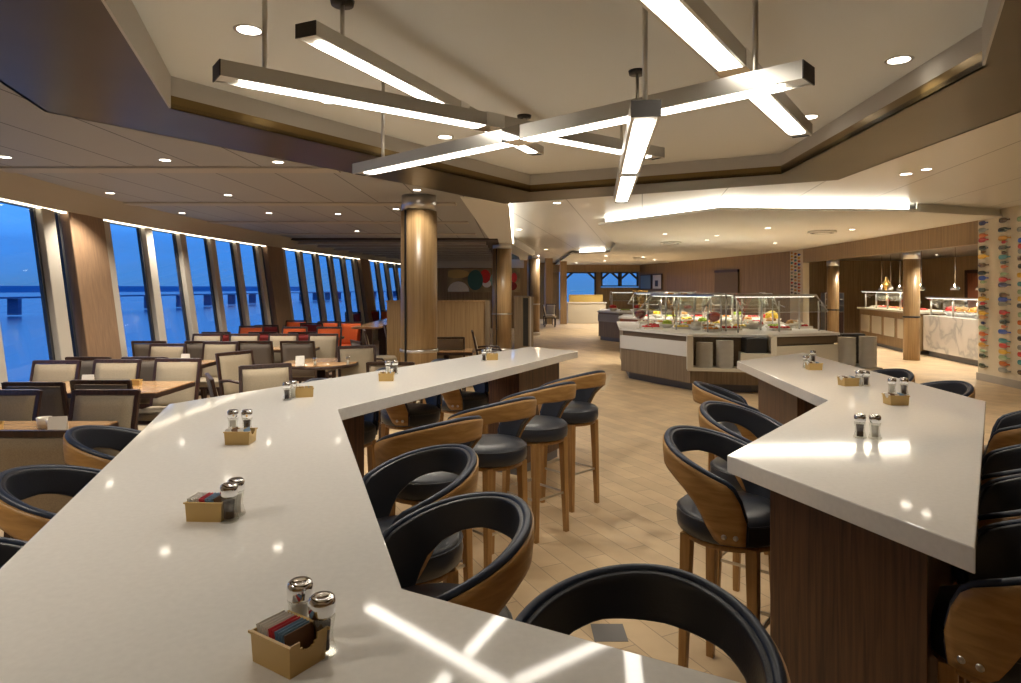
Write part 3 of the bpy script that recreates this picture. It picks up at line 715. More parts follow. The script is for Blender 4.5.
for (cp_, rz, sh, where, det) in sets:
    if cp_:
        v = at(*cp_, HC); loc = Vector((v.x, v.y+.02, HC+.0004))
        sc = 1
        put(cad0, fc, loc, rz, 'small mustard plastic sugar caddy with notched ends, %s' % where, 'sugar caddies on the counters')
        mats = ['paper']*4 + ['paperred','paperred','paperblue','paperblue','paperblue','paperbrown'] if det == 2 else ['paper','paperbrown','paper','paperblue']
        nP = len(mats)
        for i, mt in enumerate(mats):
            off = -.036 + .072*i/(nP-1)
            cname = {'paper':'white','paperred':'pink red','paperblue':'blue','paperbrown':'brown'}[mt]
            idx = [j for j,q in enumerate(mats) if q==mt].index(i)
            lb = '%s paper packet standing in the sugar caddy %s' % (cname, where)
            packet((loc.x+off*math.cos(rz), loc.y+off*math.sin(rz), HC+.0045+ .004), rz, mt, lb, '%s packets in the caddy %s' % (cname, where))
    for (px, py, kd) in sh:
        v = at(px, py, HC); loc = Vector((v.x, v.y, HC+.0004))
        put(salt0 if kd=='salt' else pep0, fs if kd=='salt' else fp_, loc, random.random()*.5, 'glass %s shaker with a chrome cap, %s' % (kd, where), 'salt and pepper shakers')

# ------------------------------------------------------------------ dining chairs
def tapered(mb, cb, ct, hb, ht):
    return mb.hexa([Vector(cb)+Vector(q) for q in ((-hb,-hb,0),(hb,-hb,0),(hb,hb,0),(-hb,hb,0))]+[Vector(ct)+Vector(q) for q in ((-ht,-ht,0),(ht,-ht,0),(ht,ht,0),(-ht,ht,0))])
def make_chair(front='beige', back='taupe', arms=False):
    """faces +y, rear at -y"""
    r = empty('dining_chair', (0,0,0), 0, 'x', 'chair', 'dining chairs')
    w = .225
    def by(z): return -.20 - .11*(z-.42)/.52
    fr = MB()
    for s_ in (-1,1):
        fr.hexa([Vector(q) for q in ((s_*w-.016,by(.40)-.016,.40),(s_*w+.016,by(.40)-.016,.40),(s_*w+.016,by(.40)+.016,.40),(s_*w-.016,by(.40)+.016,.40),
            (s_*w-.014,by(.94)-.014,.94),(s_*w+.014,by(.94)-.014,.94),(s_*w+.014,by(.94)+.014,.94),(s_*w-.014,by(.94)+.014,.94))])
    fr.hexa([Vector(q) for q in ((-w,by(.91)-.016,.91),(w,by(.91)-.016,.91),(w,by(.91)+.016,.91),(-w,by(.91)+.016,.91),(-w,by(.945)-.016,.945),(w,by(.945)-.016,.945),(w,by(.945)+.016,.945),(-w,by(.945)+.016,.945))])
    fr.box(-w, w, by(.40)-.012, by(.40)+.012, .40, .43)
    fr.build('back_frame', 'darkwood', r, bevel=.003)
    def panel(o0, o1, bulge):
        mb = MB(); N = 6; rows = []
        for j in range(N+1):
            z = .445+(.905-.445)*j/N; rr = []
            for i in range(N+1):
                x = -w+.018 + (2*w-.036)*i/N; b = math.sin(PI*i/N)**.5*math.sin(PI*j/N)**.5 if 0<i<N and 0<j<N else 0
                rr.append((x, by(z)+o1+bulge*b, z))
            rows.append(mb._v(rr))
        bk = mb._v([(-w+.018,by(.445)+o0,.445),(w-.018,by(.445)+o0,.445),(w-.018,by(.905)+o0,.905),(-w+.018,by(.905)+o0,.905)])
        for j in range(N):
            for i in range(N): mb._f([rows[j][i],rows[j][i+1],rows[j+1][i+1],rows[j+1][i]], True)
        mb._f(bk); mb._f([bk[0],bk[1]]+rows[0][::-1]); mb._f([bk[3],bk[2]]+rows[N][::-1])
        mb._f([bk[0],bk[3]]+[rows[j][0] for j in range(N,-1,-1)]); mb._f([bk[1],bk[2]]+[rows[j][N] for j in range(N,-1,-1)])
        return mb
    panel(.0, .014, .022).build('front_upholstery', front, r)
    panel(.0, -.012, -.004).build('rear_upholstery', back, r)
    MB().box(-.225,.225,-.20,.235,.405,.475).build('seat', front, r, bevel=.022, seg=3)
    MB().box(-.21,.21,-.20,.22,.375,.405).build('seat_rail', 'darkwood', r)
    for sx_, sy_ in ((1,1),(-1,1),(1,-1),(-1,-1)):
        y = .20 if sy_ > 0 else -.20
        tapered(MB(), (.205*sx_, y+(-.05 if sy_<0 else 0), 0), (.205*sx_, y, .40), .012, .018).build('leg', 'darkwood', r)
    if arms:
        for s_ in (-1,1):
            m = MB(); m.tube([(s_*.235,-.23,.64),(s_*.255,-.05,.66),(s_*.255,.15,.645),(s_*.25,.19,.60),(s_*.235,.19,.42)], .016, 8); m.build('armrest', 'darkwood', r)
    return r
protos = {}
def chair(x, y, face, lab, kind='beige', arms=False):
    """face: direction in degrees the sitter looks (0 = away from the viewer, 180 = toward the viewer)"""
    key = (kind, arms); rz = math.radians(-face)
    if key not in protos:
        f, b = {'beige':('beige','taupe'),'tan':('beige','tan'),'orange':('orange','orange'),'red':('red','red')}[kind]
        o = protos[key] = make_chair(f, b, arms); o.location = (x,y,0); o.rotation_euler = (0,0,rz); o['label'] = lab
        return o
    return copy_tree(protos[key], (x,y,0), rz, lab, 'dining chairs')
def ch(px, py, face, lab, kind='beige', arms=False, z=.94, dy=0):
    d = (CZ-z); Y = d*F/(py-HY); X = (px-CX)/F*Y
    a = math.radians(face); # top of back sits .30 behind centre
    fx, fy = math.sin(a), math.cos(a)
    return chair(X+fx*.28, Y+fy*.28+dy, face, lab, kind, arms)
CH = [
 (36,382,0,'taupe-backed dark wood dining chair at near side of long table, left one'),
 (103,380,0,'taupe-backed dining chair almost hidden behind a beige chair back, near side of the long table'),
 (55,361,180,'beige dining chair at the far side of the long table, before the first window'),
 (116,360,180,'beige dining chair at the far side of the long table, before the window pillar'),
 (90,357,0,'taupe-backed dining chair between the two beige ones before the window pillar'),
 (5,391,180,'beige dining chair cut by the left picture edge, beyond the nearest table'),
 (104,391,180,'wide beige chair back beyond the nearest table, just above the dark ring stool'),
 (146,357,0,'taupe-backed dining chair left of the large beige chair with visible seat'),
 (177,359,180,'large beige dining chair with visible seat at the right end of the long table'),
 (150,341,0,'taupe-backed dining chair below the second window, row before the small window table'),
 (167,344,180,'beige dining chair overlapping a taupe one below the second window'),
 (207,334,180,'beige dining chair beside a dark red chair under the fourth window'),
 (203,341,0,'taupe dining chair mostly hidden by the beige chair with its seat showing'),
 (220,342,180,'beige dining chair with its seat showing at the middle window-side table'),
 (244,334,180,'beige dining chair under the orange chair, left half of the dining room'),
 (256,341,0,'taupe tall chair back left of the turned beige armchair'),
 (298,341,0,'taupe chair back at the far side of the round table'),
 (283,334,180,'beige dining chair between the two dark red chairs, middle row'),
 (323,334,180,'beige dining chair in the middle row in front of the big orange chair back'),
 (357,346,155,'pale beige dining chair right of the round table'),
]
for px, py, fc_, lab in CH: ch(px, py, fc_, lab)
ch(38, 430, 0, 'nearest dining chair, broad warm-lit taupe back with dark top rail at the left picture edge', 'tan')
for px, py, lab, kd in ((217,332,'dark red chair behind the beige one under the fourth window','red'),(263.5,332,'dark red chair in the middle row, left of centre','red'),(303,332,'dark red chair in the middle row behind the round table','red'),
    (251,326,'orange chair under the fifth window','orange'),(294.5,327,'orange chair in the middle of the orange row','orange'),(329,327,'large orange chair back in the right part of the orange row','orange'),
    (267,325,'dark red chair beside the orange one before the second pillar','red'),(312,323,'dark red chair between two orange chairs, rear row','red'),
    (296,320.5,'small orange chair right of the second window pillar','orange'),(328,321.5,'small orange chair far down the window row','orange'),(351,322,'orange chair with open dark frame before the long far table','orange'),
    (353,312,'far dark red chair against the windows','red'),(372,310.5,'far dark red chair at the third pillar','red'),(388,310.5,'far orange chair left of the wood partition','orange')):
    ch(px, py, 180 if kd=='orange' else 0, lab, kd)
ch(266, 365, 150, 'beige armchair turned sideways, low in front of the round table', arms=True)
ch(213, 376, 60, 'small tilted beige chair seen edge-on above the counter corner')
ch(236, 352, 120, 'beige armchair turned sideways, half hidden left of the round table', arms=True)
ch(366, 330, 75, 'beige chair seen in profile at the high far table, left of two')
ch(386, 325, 75, 'beige chair seen in profile at the high far table, right of two')
ch(358, 341, 60, 'blue-grey shadowed chair back below the two profile chairs', arms=True)
ch(391, 362, 0, 'beige-brown armchair back directly left of the near column', 'tan', arms=True)
ch(449, 337, 0, 'chair with dark frame in front of the wood partition', 'tan')
ch(474, 331, 85, 'chair in profile right of the partition table, facing left', arms=True)
ch(544, 305, 100, 'far beige chair beside the third column at the walkway')
ch(551, 304, 200, 'farthest beige chair beyond the third column')

# ------------------------------------------------------------------ dining tables
def table(x0, x1, y0, y1, lab, z=.75, legs=1):
    cx_, cy_ = (x0+x1)/2, (y0+y1)/2; r = empty('dining_table', (cx_,cy_,0), 0, lab, 'table')
    hx, hy = (x1-x0)/2, (y1-y0)/2
    MB().box(-hx,hx,-hy,hy,z-.012,z).build('tabletop', 'tabletop', r)
    MB().box(-hx-.004,hx+.004,-hy-.004,hy+.004,z-.05,z-.010).build('table_edge', 'darkwood', r)
    for s_ in ([-hx*.5, hx*.5] if legs == 2 else [0]):
        m = MB(); m.cyl(.045, .03, z-.04, 20, (s_,0)); m.build('pedestal', 'darkwood', r)
        MB().lathe([(0,0),(.26,0),(.26,.015),(.06,.04),(0,.04)], 28, (s_,0,0)).build('base', 'darkwood', r)
    return r
table(-4.75,-3.12,5.72,6.42,'long oak-topped dining table with dark edge before the first windows', legs=2)
table(-4.3,-2.72,3.86,4.5,'nearest oak-topped dining table behind the ring-backed stools', legs=2)
table(-4.95,-3.72,7.6,8.3,'oak-topped dining table in the second row, right corner before the beige chairs')
table(-5.0,-4.6,10.1,10.6,'small oak table against the windows of the second group')
table(-4.6,-3.0,9.75,10.2,'narrow table between the beige middle row and the chairs behind', legs=2)
table(-4.8,-3.2,12.0,12.5,'table between the dark red middle row and the orange row', legs=2)
table(-4.6,-3.7,15.3,16.0,'far table behind the orange chairs by the windows')
r = empty('round_table', (-2.36,8.1,0), 0, 'round wood dining table with a dark pedestal in the middle of the room', 'table')
MB().lathe([(0,.735),(.45,.735),(.455,.745),(.45,.75),(0,.75)], 40).build('tabletop', 'tabletop', r)
MB().lathe([(0,.70),(.44,.70),(.458,.71),(.458,.738),(0,.738)], 40).build('table_edge', 'darkwood', r)
MB().lathe([(0,0),(.28,0),(.28,.02),(.06,.05),(.05,.70),(0,.70)], 28).build('pedestal', 'darkwood', r)
r = empty('high_table', (-2.98,15.2,0), 0, 'long high wood table running away toward the partition', 'table')
MB().box(-.28,.28,-1.9,1.9,.83,.87).build('tabletop', 'tabletop', r); 
for yv in (-1.5,0,1.5): MB().box(-.08,.08,yv-.08,yv+.08,0,.83).build('support', 'darkwood', r)
table(-1.35,-.55,9.35,9.95,'small oak table in front of the wood partition', z=.75)
# small table setups
def vase(x, y, z, lab, mat='china', name='cup', cat='cup'):
    o = MB().lathe([(0,0),(.03,0),(.042,.05),(.045,.075),(.040,.075),(.036,.012),(0,.010)], 20).build(name, mat); o.location = (x,y,z); tag(o, lab, cat)
def menu(x, y, z, rz, lab):
    mb = MB(); mb.hexa([Vector(q) for q in ((-.05,-.03,0),(.05,-.03,0),(.05,-.026,0),(-.05,-.026,0),(-.05,-.002,.12),(.05,-.002,.12),(.05,.002,.12),(-.05,.002,.12))])
    mb.hexa([Vector(q) for q in ((-.05,.026,0),(.05,.026,0),(.05,.03,0),(-.05,.03,0),(-.05,-.002,.12),(.05,-.002,.12),(.05,.002,.12),(-.05,.002,.12))])
    o = mb.build('menu_card', 'paper'); o.location = (x,y,z); o.rotation_euler = (0,0,rz); tag(o, lab, 'menu card')
vase(-3.05,4.25,.75,'white cup on the nearest dining table, left of the napkins'); vase(-2.95,4.2,.75,'white cup on the nearest dining table, close to its right end')
def at_t(px, py): v = at(px, py, .75); return (v.x, v.y, .7504)
for px, py, lab in ((315,366,'round table centre'),(348,365,'round table right side')):
    x, y, z = at_t(px, py); copy_tree(salt0, (x,y,z), 0, 'glass salt shaker on the %s' % lab, 'shakers on the dining tables')
for px, py, rz, lab in ((110,427,.3,'white folded card at the front edge of the nearest dining table'),(78,388,.1,'white card on the long dining table'),(300,366,.2,'pale card lying at the left of the round table'),(205,364,.0,'blue-white card on the second row table')):
    x, y, z = at_t(px, py); 
    if 'nearest' in lab: x, y = -2.82, 4.05
    if 'long' in lab: x, y = -3.9, 6.0
    if 'second row' in lab: x, y = -3.95, 7.9
    menu(x, y, z, rz, lab)
for (x, y, lab) in ((-3.35,4.2,'small mustard sugar caddy on the nearest dining table'),(-3.55,6.15,'small mustard sugar caddy on the long dining table'),(-3.4,9.9,'small mustard sugar caddy on the narrow middle table')):
    copy_tree(cad0, (x,y,.7504), .2, lab, 'sugar caddies on the dining tables')

# ------------------------------------------------------------------ partition, mural, cabinet
r = empty('partition', (-1.35,11.6,0), 0, 'low light wood veneer room partition behind the near column', 'partition')
MB().box(-.85,.95,-.03,.03,0,1.42).build('panel', 'colwood', r); MB().box(-.87,.97,-.045,.045,1.42,1.45).build('top_rail', 'colwood', r); MB().box(.90,.99,-.05,.05,0,1.45).build('end_post', 'islewood', r)
r = empty('mural', (-1.6,26.8,0), 0, 'wide abstract mural with fruit-like pale, red and teal shapes on the rear wall', 'mural')
MB().box(-1.0,2.0,.0,.06,1.5,2.46).build('board', P('mural_ground', (.30,.22,.10), .6, noise=.5, nscale=2), r)
for (x, z, a, b, mt) in ((-.55,1.52,.45,.42,'foodwht'),(-.6,2.25,.5,.18,'cadtan'),(.15,2.0,.32,.42,P('mural_teal_dark', (.04,.12,.10),.6)),(.55,2.15,.22,.28,'foodred'),(.62,1.85,.18,.16,'paper'),(1.2,2.0,.45,.4,P('mural_teal', (.22,.38,.30),.6)),(1.65,1.75,.22,.18,'red'),(1.75,2.1,.12,.2,'foodred')):
    mb = MB(); pts = [(x+a*math.cos(t*PI/12), z+b*math.sin(t*PI/12)) for t in range(24)]
    pts = [(max(-.98,min(1.98,p)), max(1.52,min(2.44,q))) for p, q in pts]
    ya = -.004 - .002*random.random()
    f0_ = mb._v([(p, ya, q) for p, q in pts]); f1_ = mb._v([(p, .002, q) for p, q in pts]); mb._f(f0_); mb._f(f1_[::-1])
    for i in range(24): mb._f([f0_[i], f0_[(i+1)%24], f1_[(i+1)%24], f1_[i]])
    mb.build('painted_shape', mt, r)
r = empty('cabinet', (.32,17.6,0), 0, 'tall dark service cabinet with pale edges between the second and third columns', 'cabinet')
MB().box(-.22,.30,0,.5,0,1.45).build('body', 'islewood', r); MB().box(.02,.16,-.02,0,.1,1.40).build('door', 'black', r); MB().box(.20,.24,-.03,0,.05,1.42).build('edge_panel', 'cream', r)

# ------------------------------------------------------------------ buffet islands
def panel_run(root, pts, z0, z1, mat, name, off=0.0, t=.04):
    for a, b in zip(pts, pts[1:]):
        a = Vector(a)-Vector(root.location[:2]); b = Vector(b)-Vector(root.location[:2]); u = (b-a).normalized(); n_ = Vector((-u.y,u.x))
        a_ = a+n_*off; b_ = b+n_*off
        MB().prism([a_, b_, b_+n_*t, a_+n_*t], z0, z1).build(name, mat, root)
HB = .93
P0, P1, P2, P3 = (2.02,12.05), (2.87,10.42), (3.86,10.20), (5.45,10.75)
Q3, Q0 = (5.6,13.2), (2.35,14.4)
isl = empty('buffet_island', (3.6,11.8,0), 0, 'large front buffet island with white band, taupe wood base and stone top', 'buffet counter')
body = [(2.12,12.05),(2.93,10.52),(3.86,10.30),(5.40,10.85),(5.5,13.1),(2.4,14.3)]
MB().prism(rel(body, isl), .14, HB-.05).build('body', 'islewood', isl)
MB().prism(rel([(2.2,12.05),(2.97,10.62),(3.86,10.42),(5.33,10.95),(5.4,13.0),(2.45,14.2)], isl), 0, .14).build('plinth', 'kick', isl)
MB().prism(rel([P0,P1,P2,P3,Q3,Q0], isl), HB-.04, HB).build('worktop', 'whitelam', isl)
panel_run(isl, [(2.08,12.02),(2.90,10.46)], .80, HB-.045, 'shade', 'recess_shade_band', 0, .02)  # strip coloured as the dark gap under the worktop
panel_run(isl, [(2.03,12.05),(2.88,10.43)], .56, .80, 'whitelam', 'white_band', 0, .05)
panel_run(isl, [(2.05,12.05),(2.89,10.45)], .14, .56, 'islewood', 'base_panel', 0, .05)
panel_run(isl, [(3.88,10.24),(5.43,10.80)], .76, HB-.045, 'shade', 'shelf_shade_panel', 0, .02)  # closed panel coloured as the shaded shelf opening
panel_run(isl, [(3.88,10.20),(5.44,10.76)], .30, .74, 'creamlam', 'cream_panel', 0, .05)
panel_run(isl, [(3.88,10.24),(5.43,10.80)], .14, .30, 'islewood', 'base_panel', 0, .03)
panel_run(isl, [(2.88,10.43),(3.88,10.20)], .14, .40, 'islewood', 'base_panel', 0, .03)
# cream niche holding plates
ni = MB(); ux = (Vector(P2)-Vector(P1)).normalized()
nA = Vector((2.80,10.22)); nB = nA+ux*1.32; nn2 = Vector((-ux.y,ux.x))
def nbox(mb, t0, t1, d0, d1, z0, z1):
    a = nA+ux*t0+nn2*d0; b = nA+ux*t1+nn2*d0; c = nA+ux*t1+nn2*d1; d_ = nA+ux*t0+nn2*d1
    mb.prism(rel([a,b,c,d_], isl), z0, z1)
nbox(ni, -.02, 1.30, -.02, .42, .37, .42); nbox(ni, -.02, .07, -.02, .42, .42, .92); nbox(ni, 1.22, 1.30, -.02, .42, .42, .92); nbox(ni, -.02, 1.30, .36, .42, .42, .92); nbox(ni, .78, 1.22, -.02, .40, .42, .66)
ni.build('plate_niche', 'creamlam', isl)
pl0 = MB().lathe([(0,0),(.09,0),(.095,.004),(.132,.008),(.134,.016),(.09,.012),(0,.011)], 28).build('plate', 'china'); tag(pl0, 'x', 'plate')
def stack(x, y, z, n, lab, grp, first=[True], s=1.0):
    for i in range(n):
        if first[0]: o = pl0; first[0] = False
        else: o = pl0.copy(); COL.objects.link(o)
        o.location = (x+random.uniform(-.002,.002), y+random.uniform(-.002,.002), z+i*.0185); o.rotation_euler = (0,0,random.random()*6)
        o['label'] = ('round pale plate on top of the %s' if i == n-1 else 'round plate within the %s') % lab; o['group'] = grp
for t_, d_, n_ in ((.25,.18,21),(.56,.17,23)):
    c = nA+ux*t_+nn2*d_; w_ = 'left stack in the cream buffet niche' if t_ < .3 else 'taller right stack in the cream buffet niche'
    stack(c.x, c.y, .4205, n_, w_, 'plates of the '+w_)
c = nA+ux*1.0+nn2*.17
o = MB().box(-.17,.17,-.12,.12,0,.24).build('cutlery_bin', 'black', bevel=.015); o.location = (c.x,c.y,.6605); tag(o, 'black cutlery bin on the step of the cream buffet niche', 'bin')
# plate stacks at the right end
st = empty('plate_trolley', (5.72,10.75,0), 0, 'low metal plate trolley at the right end of the front buffet island', 'trolley')
MB().prism([(-.32,-.25),(.30,-.25),(.30,.52),(-.32,.52)], .33, .38).build('shelf', 'steel', st, bevel=.01)
for sx_, sy_ in ((-.27,-.2),(.25,-.2),(-.27,.46),(.25,.46)): MB().cyl(.015, 0, .33, 12, (sx_,sy_)).build('leg', 'steel', st)
stack(5.55,10.72,.3805,26,'left stack on the metal plate trolley','plates of the left trolley stack')
stack(5.86,10.66,.3805,27,'right stack on the metal plate trolley','plates of the right trolley stack')
o = MB().box(-.2,.2,-.09,.09,0,.34).build('napkin_bin','black',bevel=.02); o.location = (5.85,11.15,.64-.26+.0); o.location.z=.3805; o.scale=(1,1,1.5); tag(o,'dark bin behind the plate stacks on the trolley','bin')
# sneeze guards
def guard(p, q, lab, hz=.62, z=HB, depth=.55, n=3):
    p = Vector(p); q = Vector(q); L = (q-p).length; a = math.atan2((q-p).y,(q-p).x)
    r = empty('sneeze_guard', (p.x,p.y,z+.0005), a, lab, 'glass guard', 'glass sneeze guards')
    for i in range(n):
        x = .03+(L-.06)*i/(n-1)
        MB().cyl(.014, 0, hz-.10, 10, (x,.02)).build('post', 'steel', r)
        MB().tube([(x,.02,hz-.16),(x,-.12,hz-.20)], .009, 8).build('bracket', 'steel', r)
        MB().cyl(.014, 0, hz, 10, (x,depth)).build('post', 'steel', r)
    mb = MB(); mb.hexa([Vector(v) for v in ((0,-.16,hz-.28),(L,-.16,hz-.28),(L,-.15,hz-.285),(0,-.15,hz-.285),(0,.12,hz-.0),(L,.12,hz-.0),(L,.13,hz-.005),(0,.13,hz-.005))]); mb.build('sloped_glass', 'guard', r)
    MB().box(0,L,.10,depth+.08,hz,hz+.01).build('top_glass', 'guard', r)
    if depth > .2:
        for x in (.0, L):
            MB().tube([(x,-.16,hz-.28),(x,.12,hz+.004)], .011, 8).tube([(x,.12,hz+.004),(x,depth+.08,hz+.004)], .011, 8).build('end_rail', 'steel', r)
        MB().tube([(0,-.16,hz-.285),(L,-.16,hz-.285)], .006, 6).build('front_edge', 'steel', r)
    MB().box(0,L,.095,.135,hz-.03,hz).build('lamp_rail', 'steel', r)
    MB().box(.05,L-.05,.108,.122,hz-.036,hz-.03).build('lamp_strip', 'guardlamp', r)
    return r
def off(p, q, d0, t=.0):
    p = Vector(p); q = Vector(q); u = (q-p).normalized(); n_ = Vector((-u.y,u.x)); return tuple(p+n_*d0+u*t), tuple(q+n_*d0-u*t)
a, b = off(P0,P1,-.0); a, b = (2.55,12.2),(3.30,10.85)
guard(a, b, 'glass sneeze guard on the angled left front of the front island', depth=.45)
guard((3.75,10.75), (5.35,11.2), 'glass sneeze guard over the right front of the front island with sloped pane', depth=.5)
guard((3.3,12.75), (5.2,12.8), 'glass sneeze guard along the rear of the front island', depth=.5, n=4)
# food
FOOD = []
def bowl(x, y, z, r_, fmat, lab, cat='bowl', bm_='china', name='food_bowl', dome=.5):
    r = empty(name, (x,y,z+.0005), 0, lab, cat)
    MB().lathe([(0,0),(r_*.45,0),(r_*.5,.01),(r_*.85,r_*.4),(r_,r_*.62),(r_*.94,r_*.62),(r_*.8,r_*.42),(0,r_*.2)], 24).build('bowl', bm_, r)
    mb = MB(); rn = random.Random(int(x*100)); 
    mb.lathe([(0,r_*.3),(r_*.80,r_*.5),(r_*.5,r_*(.5+dome*.6)),(0,r_*(.5+dome*.8))], 16)
    for k in range(12): mb.blob((rn.uniform(-.55,.55)*r_, rn.uniform(-.55,.55)*r_, r_*(.55+dome*.4)), r_*.2, 8)
    tag(mb.build('food', fmat, r), kind='stuff'); return r
def tray(x, y, z, w, d, fmat, lab, rz=0, rim='china'):
    r = empty('food_tray', (x,y,z+.0005), rz, lab, 'tray'); m = MB()
    m.box(-w/2,w/2,-d/2,d/2,0,.012).box(-w/2,w/2,-d/2,-d/2+.01,.012,.04).box(-w/2,w/2,d/2-.01,d/2,.012,.04).box(-w/2,-w/2+.01,-d/2,d/2,.012,.04).box(w/2-.01,w/2,-d/2,d/2,.012,.04); m.build('pan', rim, r)
    mb = MB(); rn = random.Random(int(x*77+y*31)); 
    for i in range(26): mb.blob((rn.uniform(-.42,.42)*w, rn.uniform(-.4,.4)*d, .03+rn.random()*.02), rn.uniform(.02,.032), 8)
    tag(mb.build('food', fmat, r), kind='stuff'); return r
def goblet(x, y, z, fmat, lab):
    r = empty('glass_goblet', (x,y,z+.0005), 0, lab, 'goblet')
    MB().lathe([(0,0),(.07,0),(.07,.006),(.01,.015),(.009,.13),(.05,.16),(.10,.22),(.115,.30),(.105,.34),(.101,.34),(.11,.30),(.095,.22),(.04,.168),(0,.16)], 24).build('goblet_glass', 'glass', r)
    mb = MB(); mb.lathe([(0,.175),(.04,.18),(.088,.225),(.10,.29),(.06,.33),(0,.34)], 20); tag(mb.build('fruit', fmat, r), kind='stuff')
vr = at(0,0,0) if False else None
def atH(px, py, z): v = at(px, py, z); return v.x, v.y
x, y = (640-CX)/F*11.9, 11.9; goblet(x, y, HB, P('dark_red_fruit', (.16,.012,.015), .3, noise=.4, nscale=40), 'tall glass goblet of dark red fruit at the left corner of the front island')
x = (714-CX)/F*10.9; goblet(x, 10.9, HB, 'foodred', 'glass goblet of red fruit in the middle of the front island')
items = [
 (655,330,'tray','foodred','tray of red fruit at the left front of the front island'),(668,322,'tray','foodbrn','tray of small brown pastries left of centre on the front island'),
 (648,322,'tray','foodwht','tray of pale cheese by the tall dark red goblet'),(695,326,'tray','foodgrn','tray of green salad behind the cream niche'),
 (735,331,'tray','foodred','tray of red slices right above the black cutlery bin'),(760,330,'bowl','foodwht','white bowl at the left of the sloped glass front'),
 (785,331,'tray','foodred','red garnished tray in front of the pink stand'),(803,329,'bowl','foodwht','white bowl near the right end of the front island'),
 (818,329,'tray','foodred','red salad tray at the right end of the front island'),(778,325,'bowl','foodyel','bowl with a smooth yellow melon dome'),
 (796,324,'bowl','foodred','bowl heaped with red tomatoes right of the melon'),(752,322,'bowl','foodbrn','dark bowl of bread left of the melon'),
 (730,322,'tray','foodgrn','tray of bright green vegetables behind the red slices'),(690,320,'bowl','foodyel','bowl of yellow fruit at the middle of the island'),
 (716,320,'tray','foodorg','tray of orange fruit in the island centre'),(830,325,'bowl','foodgrn','bowl of green melon slices at the right rear corner'),
 (845,325,'tray','foodwht','white platter of napkin-wrapped rolls near the trolley')]
for px, py, kd, fm, lab in items:
    x, y = atH(px, py, HB)
    y = min(max(y, 10.5), 13.2); 
    x = (px-CX)/F*y
    x = min(max(x, 2.4), 5.35)
    if kd == 'tray': tray(x, y+.25, HB, .34, .24, fm, lab, .1)
    else: bowl(x, y+.3, HB, .15 if 'melon dome' not in lab else .19, fm, lab, dome=1.3 if 'dome' in lab or 'heaped' in lab else .5)
rn = random.Random(21)
PAL = [('foodred','red'),('foodwht','creamy white'),('foodgrn','green'),('foodorg','orange'),('foodyel','yellow'),('foodbrn','brown')]
for row, (xa, ya, xb, yb, n_, nm) in enumerate(((2.72,12.35,3.45,11.15,5,'left wing'),(3.35,12.0,5.2,12.05,7,'middle row'),(3.5,13.0,5.2,13.0,6,'rear row'))):
    for i in range(n_):
        t = i/(n_-1); fm, cn = PAL[(i*2+row*3+i//3) % 6]; x = xa+(xb-xa)*t; y = ya+(yb-ya)*t
        lab = '%s food in the %s of the front island, %s from the %s' % (cn, nm, ordn(i), 'back' if row == 0 else 'left')
        if (i+row) % 2: bowl(x, y, HB, .13, fm, 'bowl of '+lab.replace('creamy ',''), dome=.9)
        else: tray(x, y, HB, .26, .22, fm, 'tray of '+lab.replace('creamy ',''))
# rear islands
def island(poly, name_lab, base='islewood', band='whitelam', z=HB):
    cx_ = sum(p[0] for p in poly)/len(poly); cy_ = sum(p[1] for p in poly)/len(poly)
    r = empty('buffet_island', (cx_,cy_,0), 0, name_lab, 'buffet counter')
    def sc(k_): return [((p[0]-cx_)*k_, (p[1]-cy_)*k_) for p in poly]
    MB().prism(sc(.93), 0, .12).build('plinth', 'kick', r); MB().prism(sc(.97), .12, z-.04).build('body', base, r)
    if band: MB().prism(sc(.985), .60, .84).build('band', band, r)
    MB().prism(sc(1), z-.04, z).build('worktop', 'whitelam', r)
    return r
island([(2.75,16.6),(3.5,15.6),(6.2,15.2),(6.6,17.6),(3.2,18.4)], 'middle buffet island with reddish wood base behind the front island', 'redwood', None)
island([(2.8,21.0),(3.3,19.9),(6.0,19.6),(6.2,22.2),(3.2,23)], 'rear buffet island with a grey base at the far end of the walkway', 'islewood', 'greymull')
guard((3.1,16.6),(3.7,15.9),'short glass sneeze guard on the left front of the middle island',n=2)
guard((4.1,15.75),(6.1,15.5),'long glass sneeze guard along the front of the middle island',n=4)
guard((3.2,20.9),(5.8,20.3),'glass sneeze guard along the rear buffet island',n=4)
rn = random.Random(11)
fl = [('foodred','red'),('foodgrn','green'),('foodyel','yellow'),('foodorg','orange'),('foodwht','pale'),('foodbrn','brown')]
for i in range(9):
    fm, cn = fl[[0,2,1,5,0,4,3,1,0][i]]; x = 3.35+i*.32; y = 16.35-.05*i
    (bowl(x, y, HB, .14, fm, 'bowl of %s food on the middle island, %s from the left' % (cn, ordn(i)), dome=.9) if i % 2 else tray(x, y, HB, .28, .3, fm, 'tray of %s food on the middle island, %s from the left' % (cn, ordn(i))))
for i in range(7):
    fm, cn = fl[[0,1,0,2,4,3,0][i]]; x = 3.3+i*.38; y = 20.9-.08*i
    (bowl(x, y, HB, .16, fm, 'bowl of %s food on the rear island, %s from the left' % (cn, ordn(i)), dome=1) if i % 2 == 0 else tray(x, y, HB, .3, .3, fm, 'tray of %s food on the rear island, %s from the left' % (cn, ordn(i))))
r = empty('serving_counter', (3.6,31,0), 0, 'cream serving counter with yellow shelf before the far windows', 'counter')
MB().box(-.9,.9,-.3,.3,0,.95).build('body', 'creamlam', r); MB().box(-.95,.95,-.35,.35,.95,1.0).build('worktop', 'whitelam', r); MB().box(-.8,.8,0,.2,1.0,1.35).build('display_case', P('yellow_display', (.6,.42,.12), .5), r)
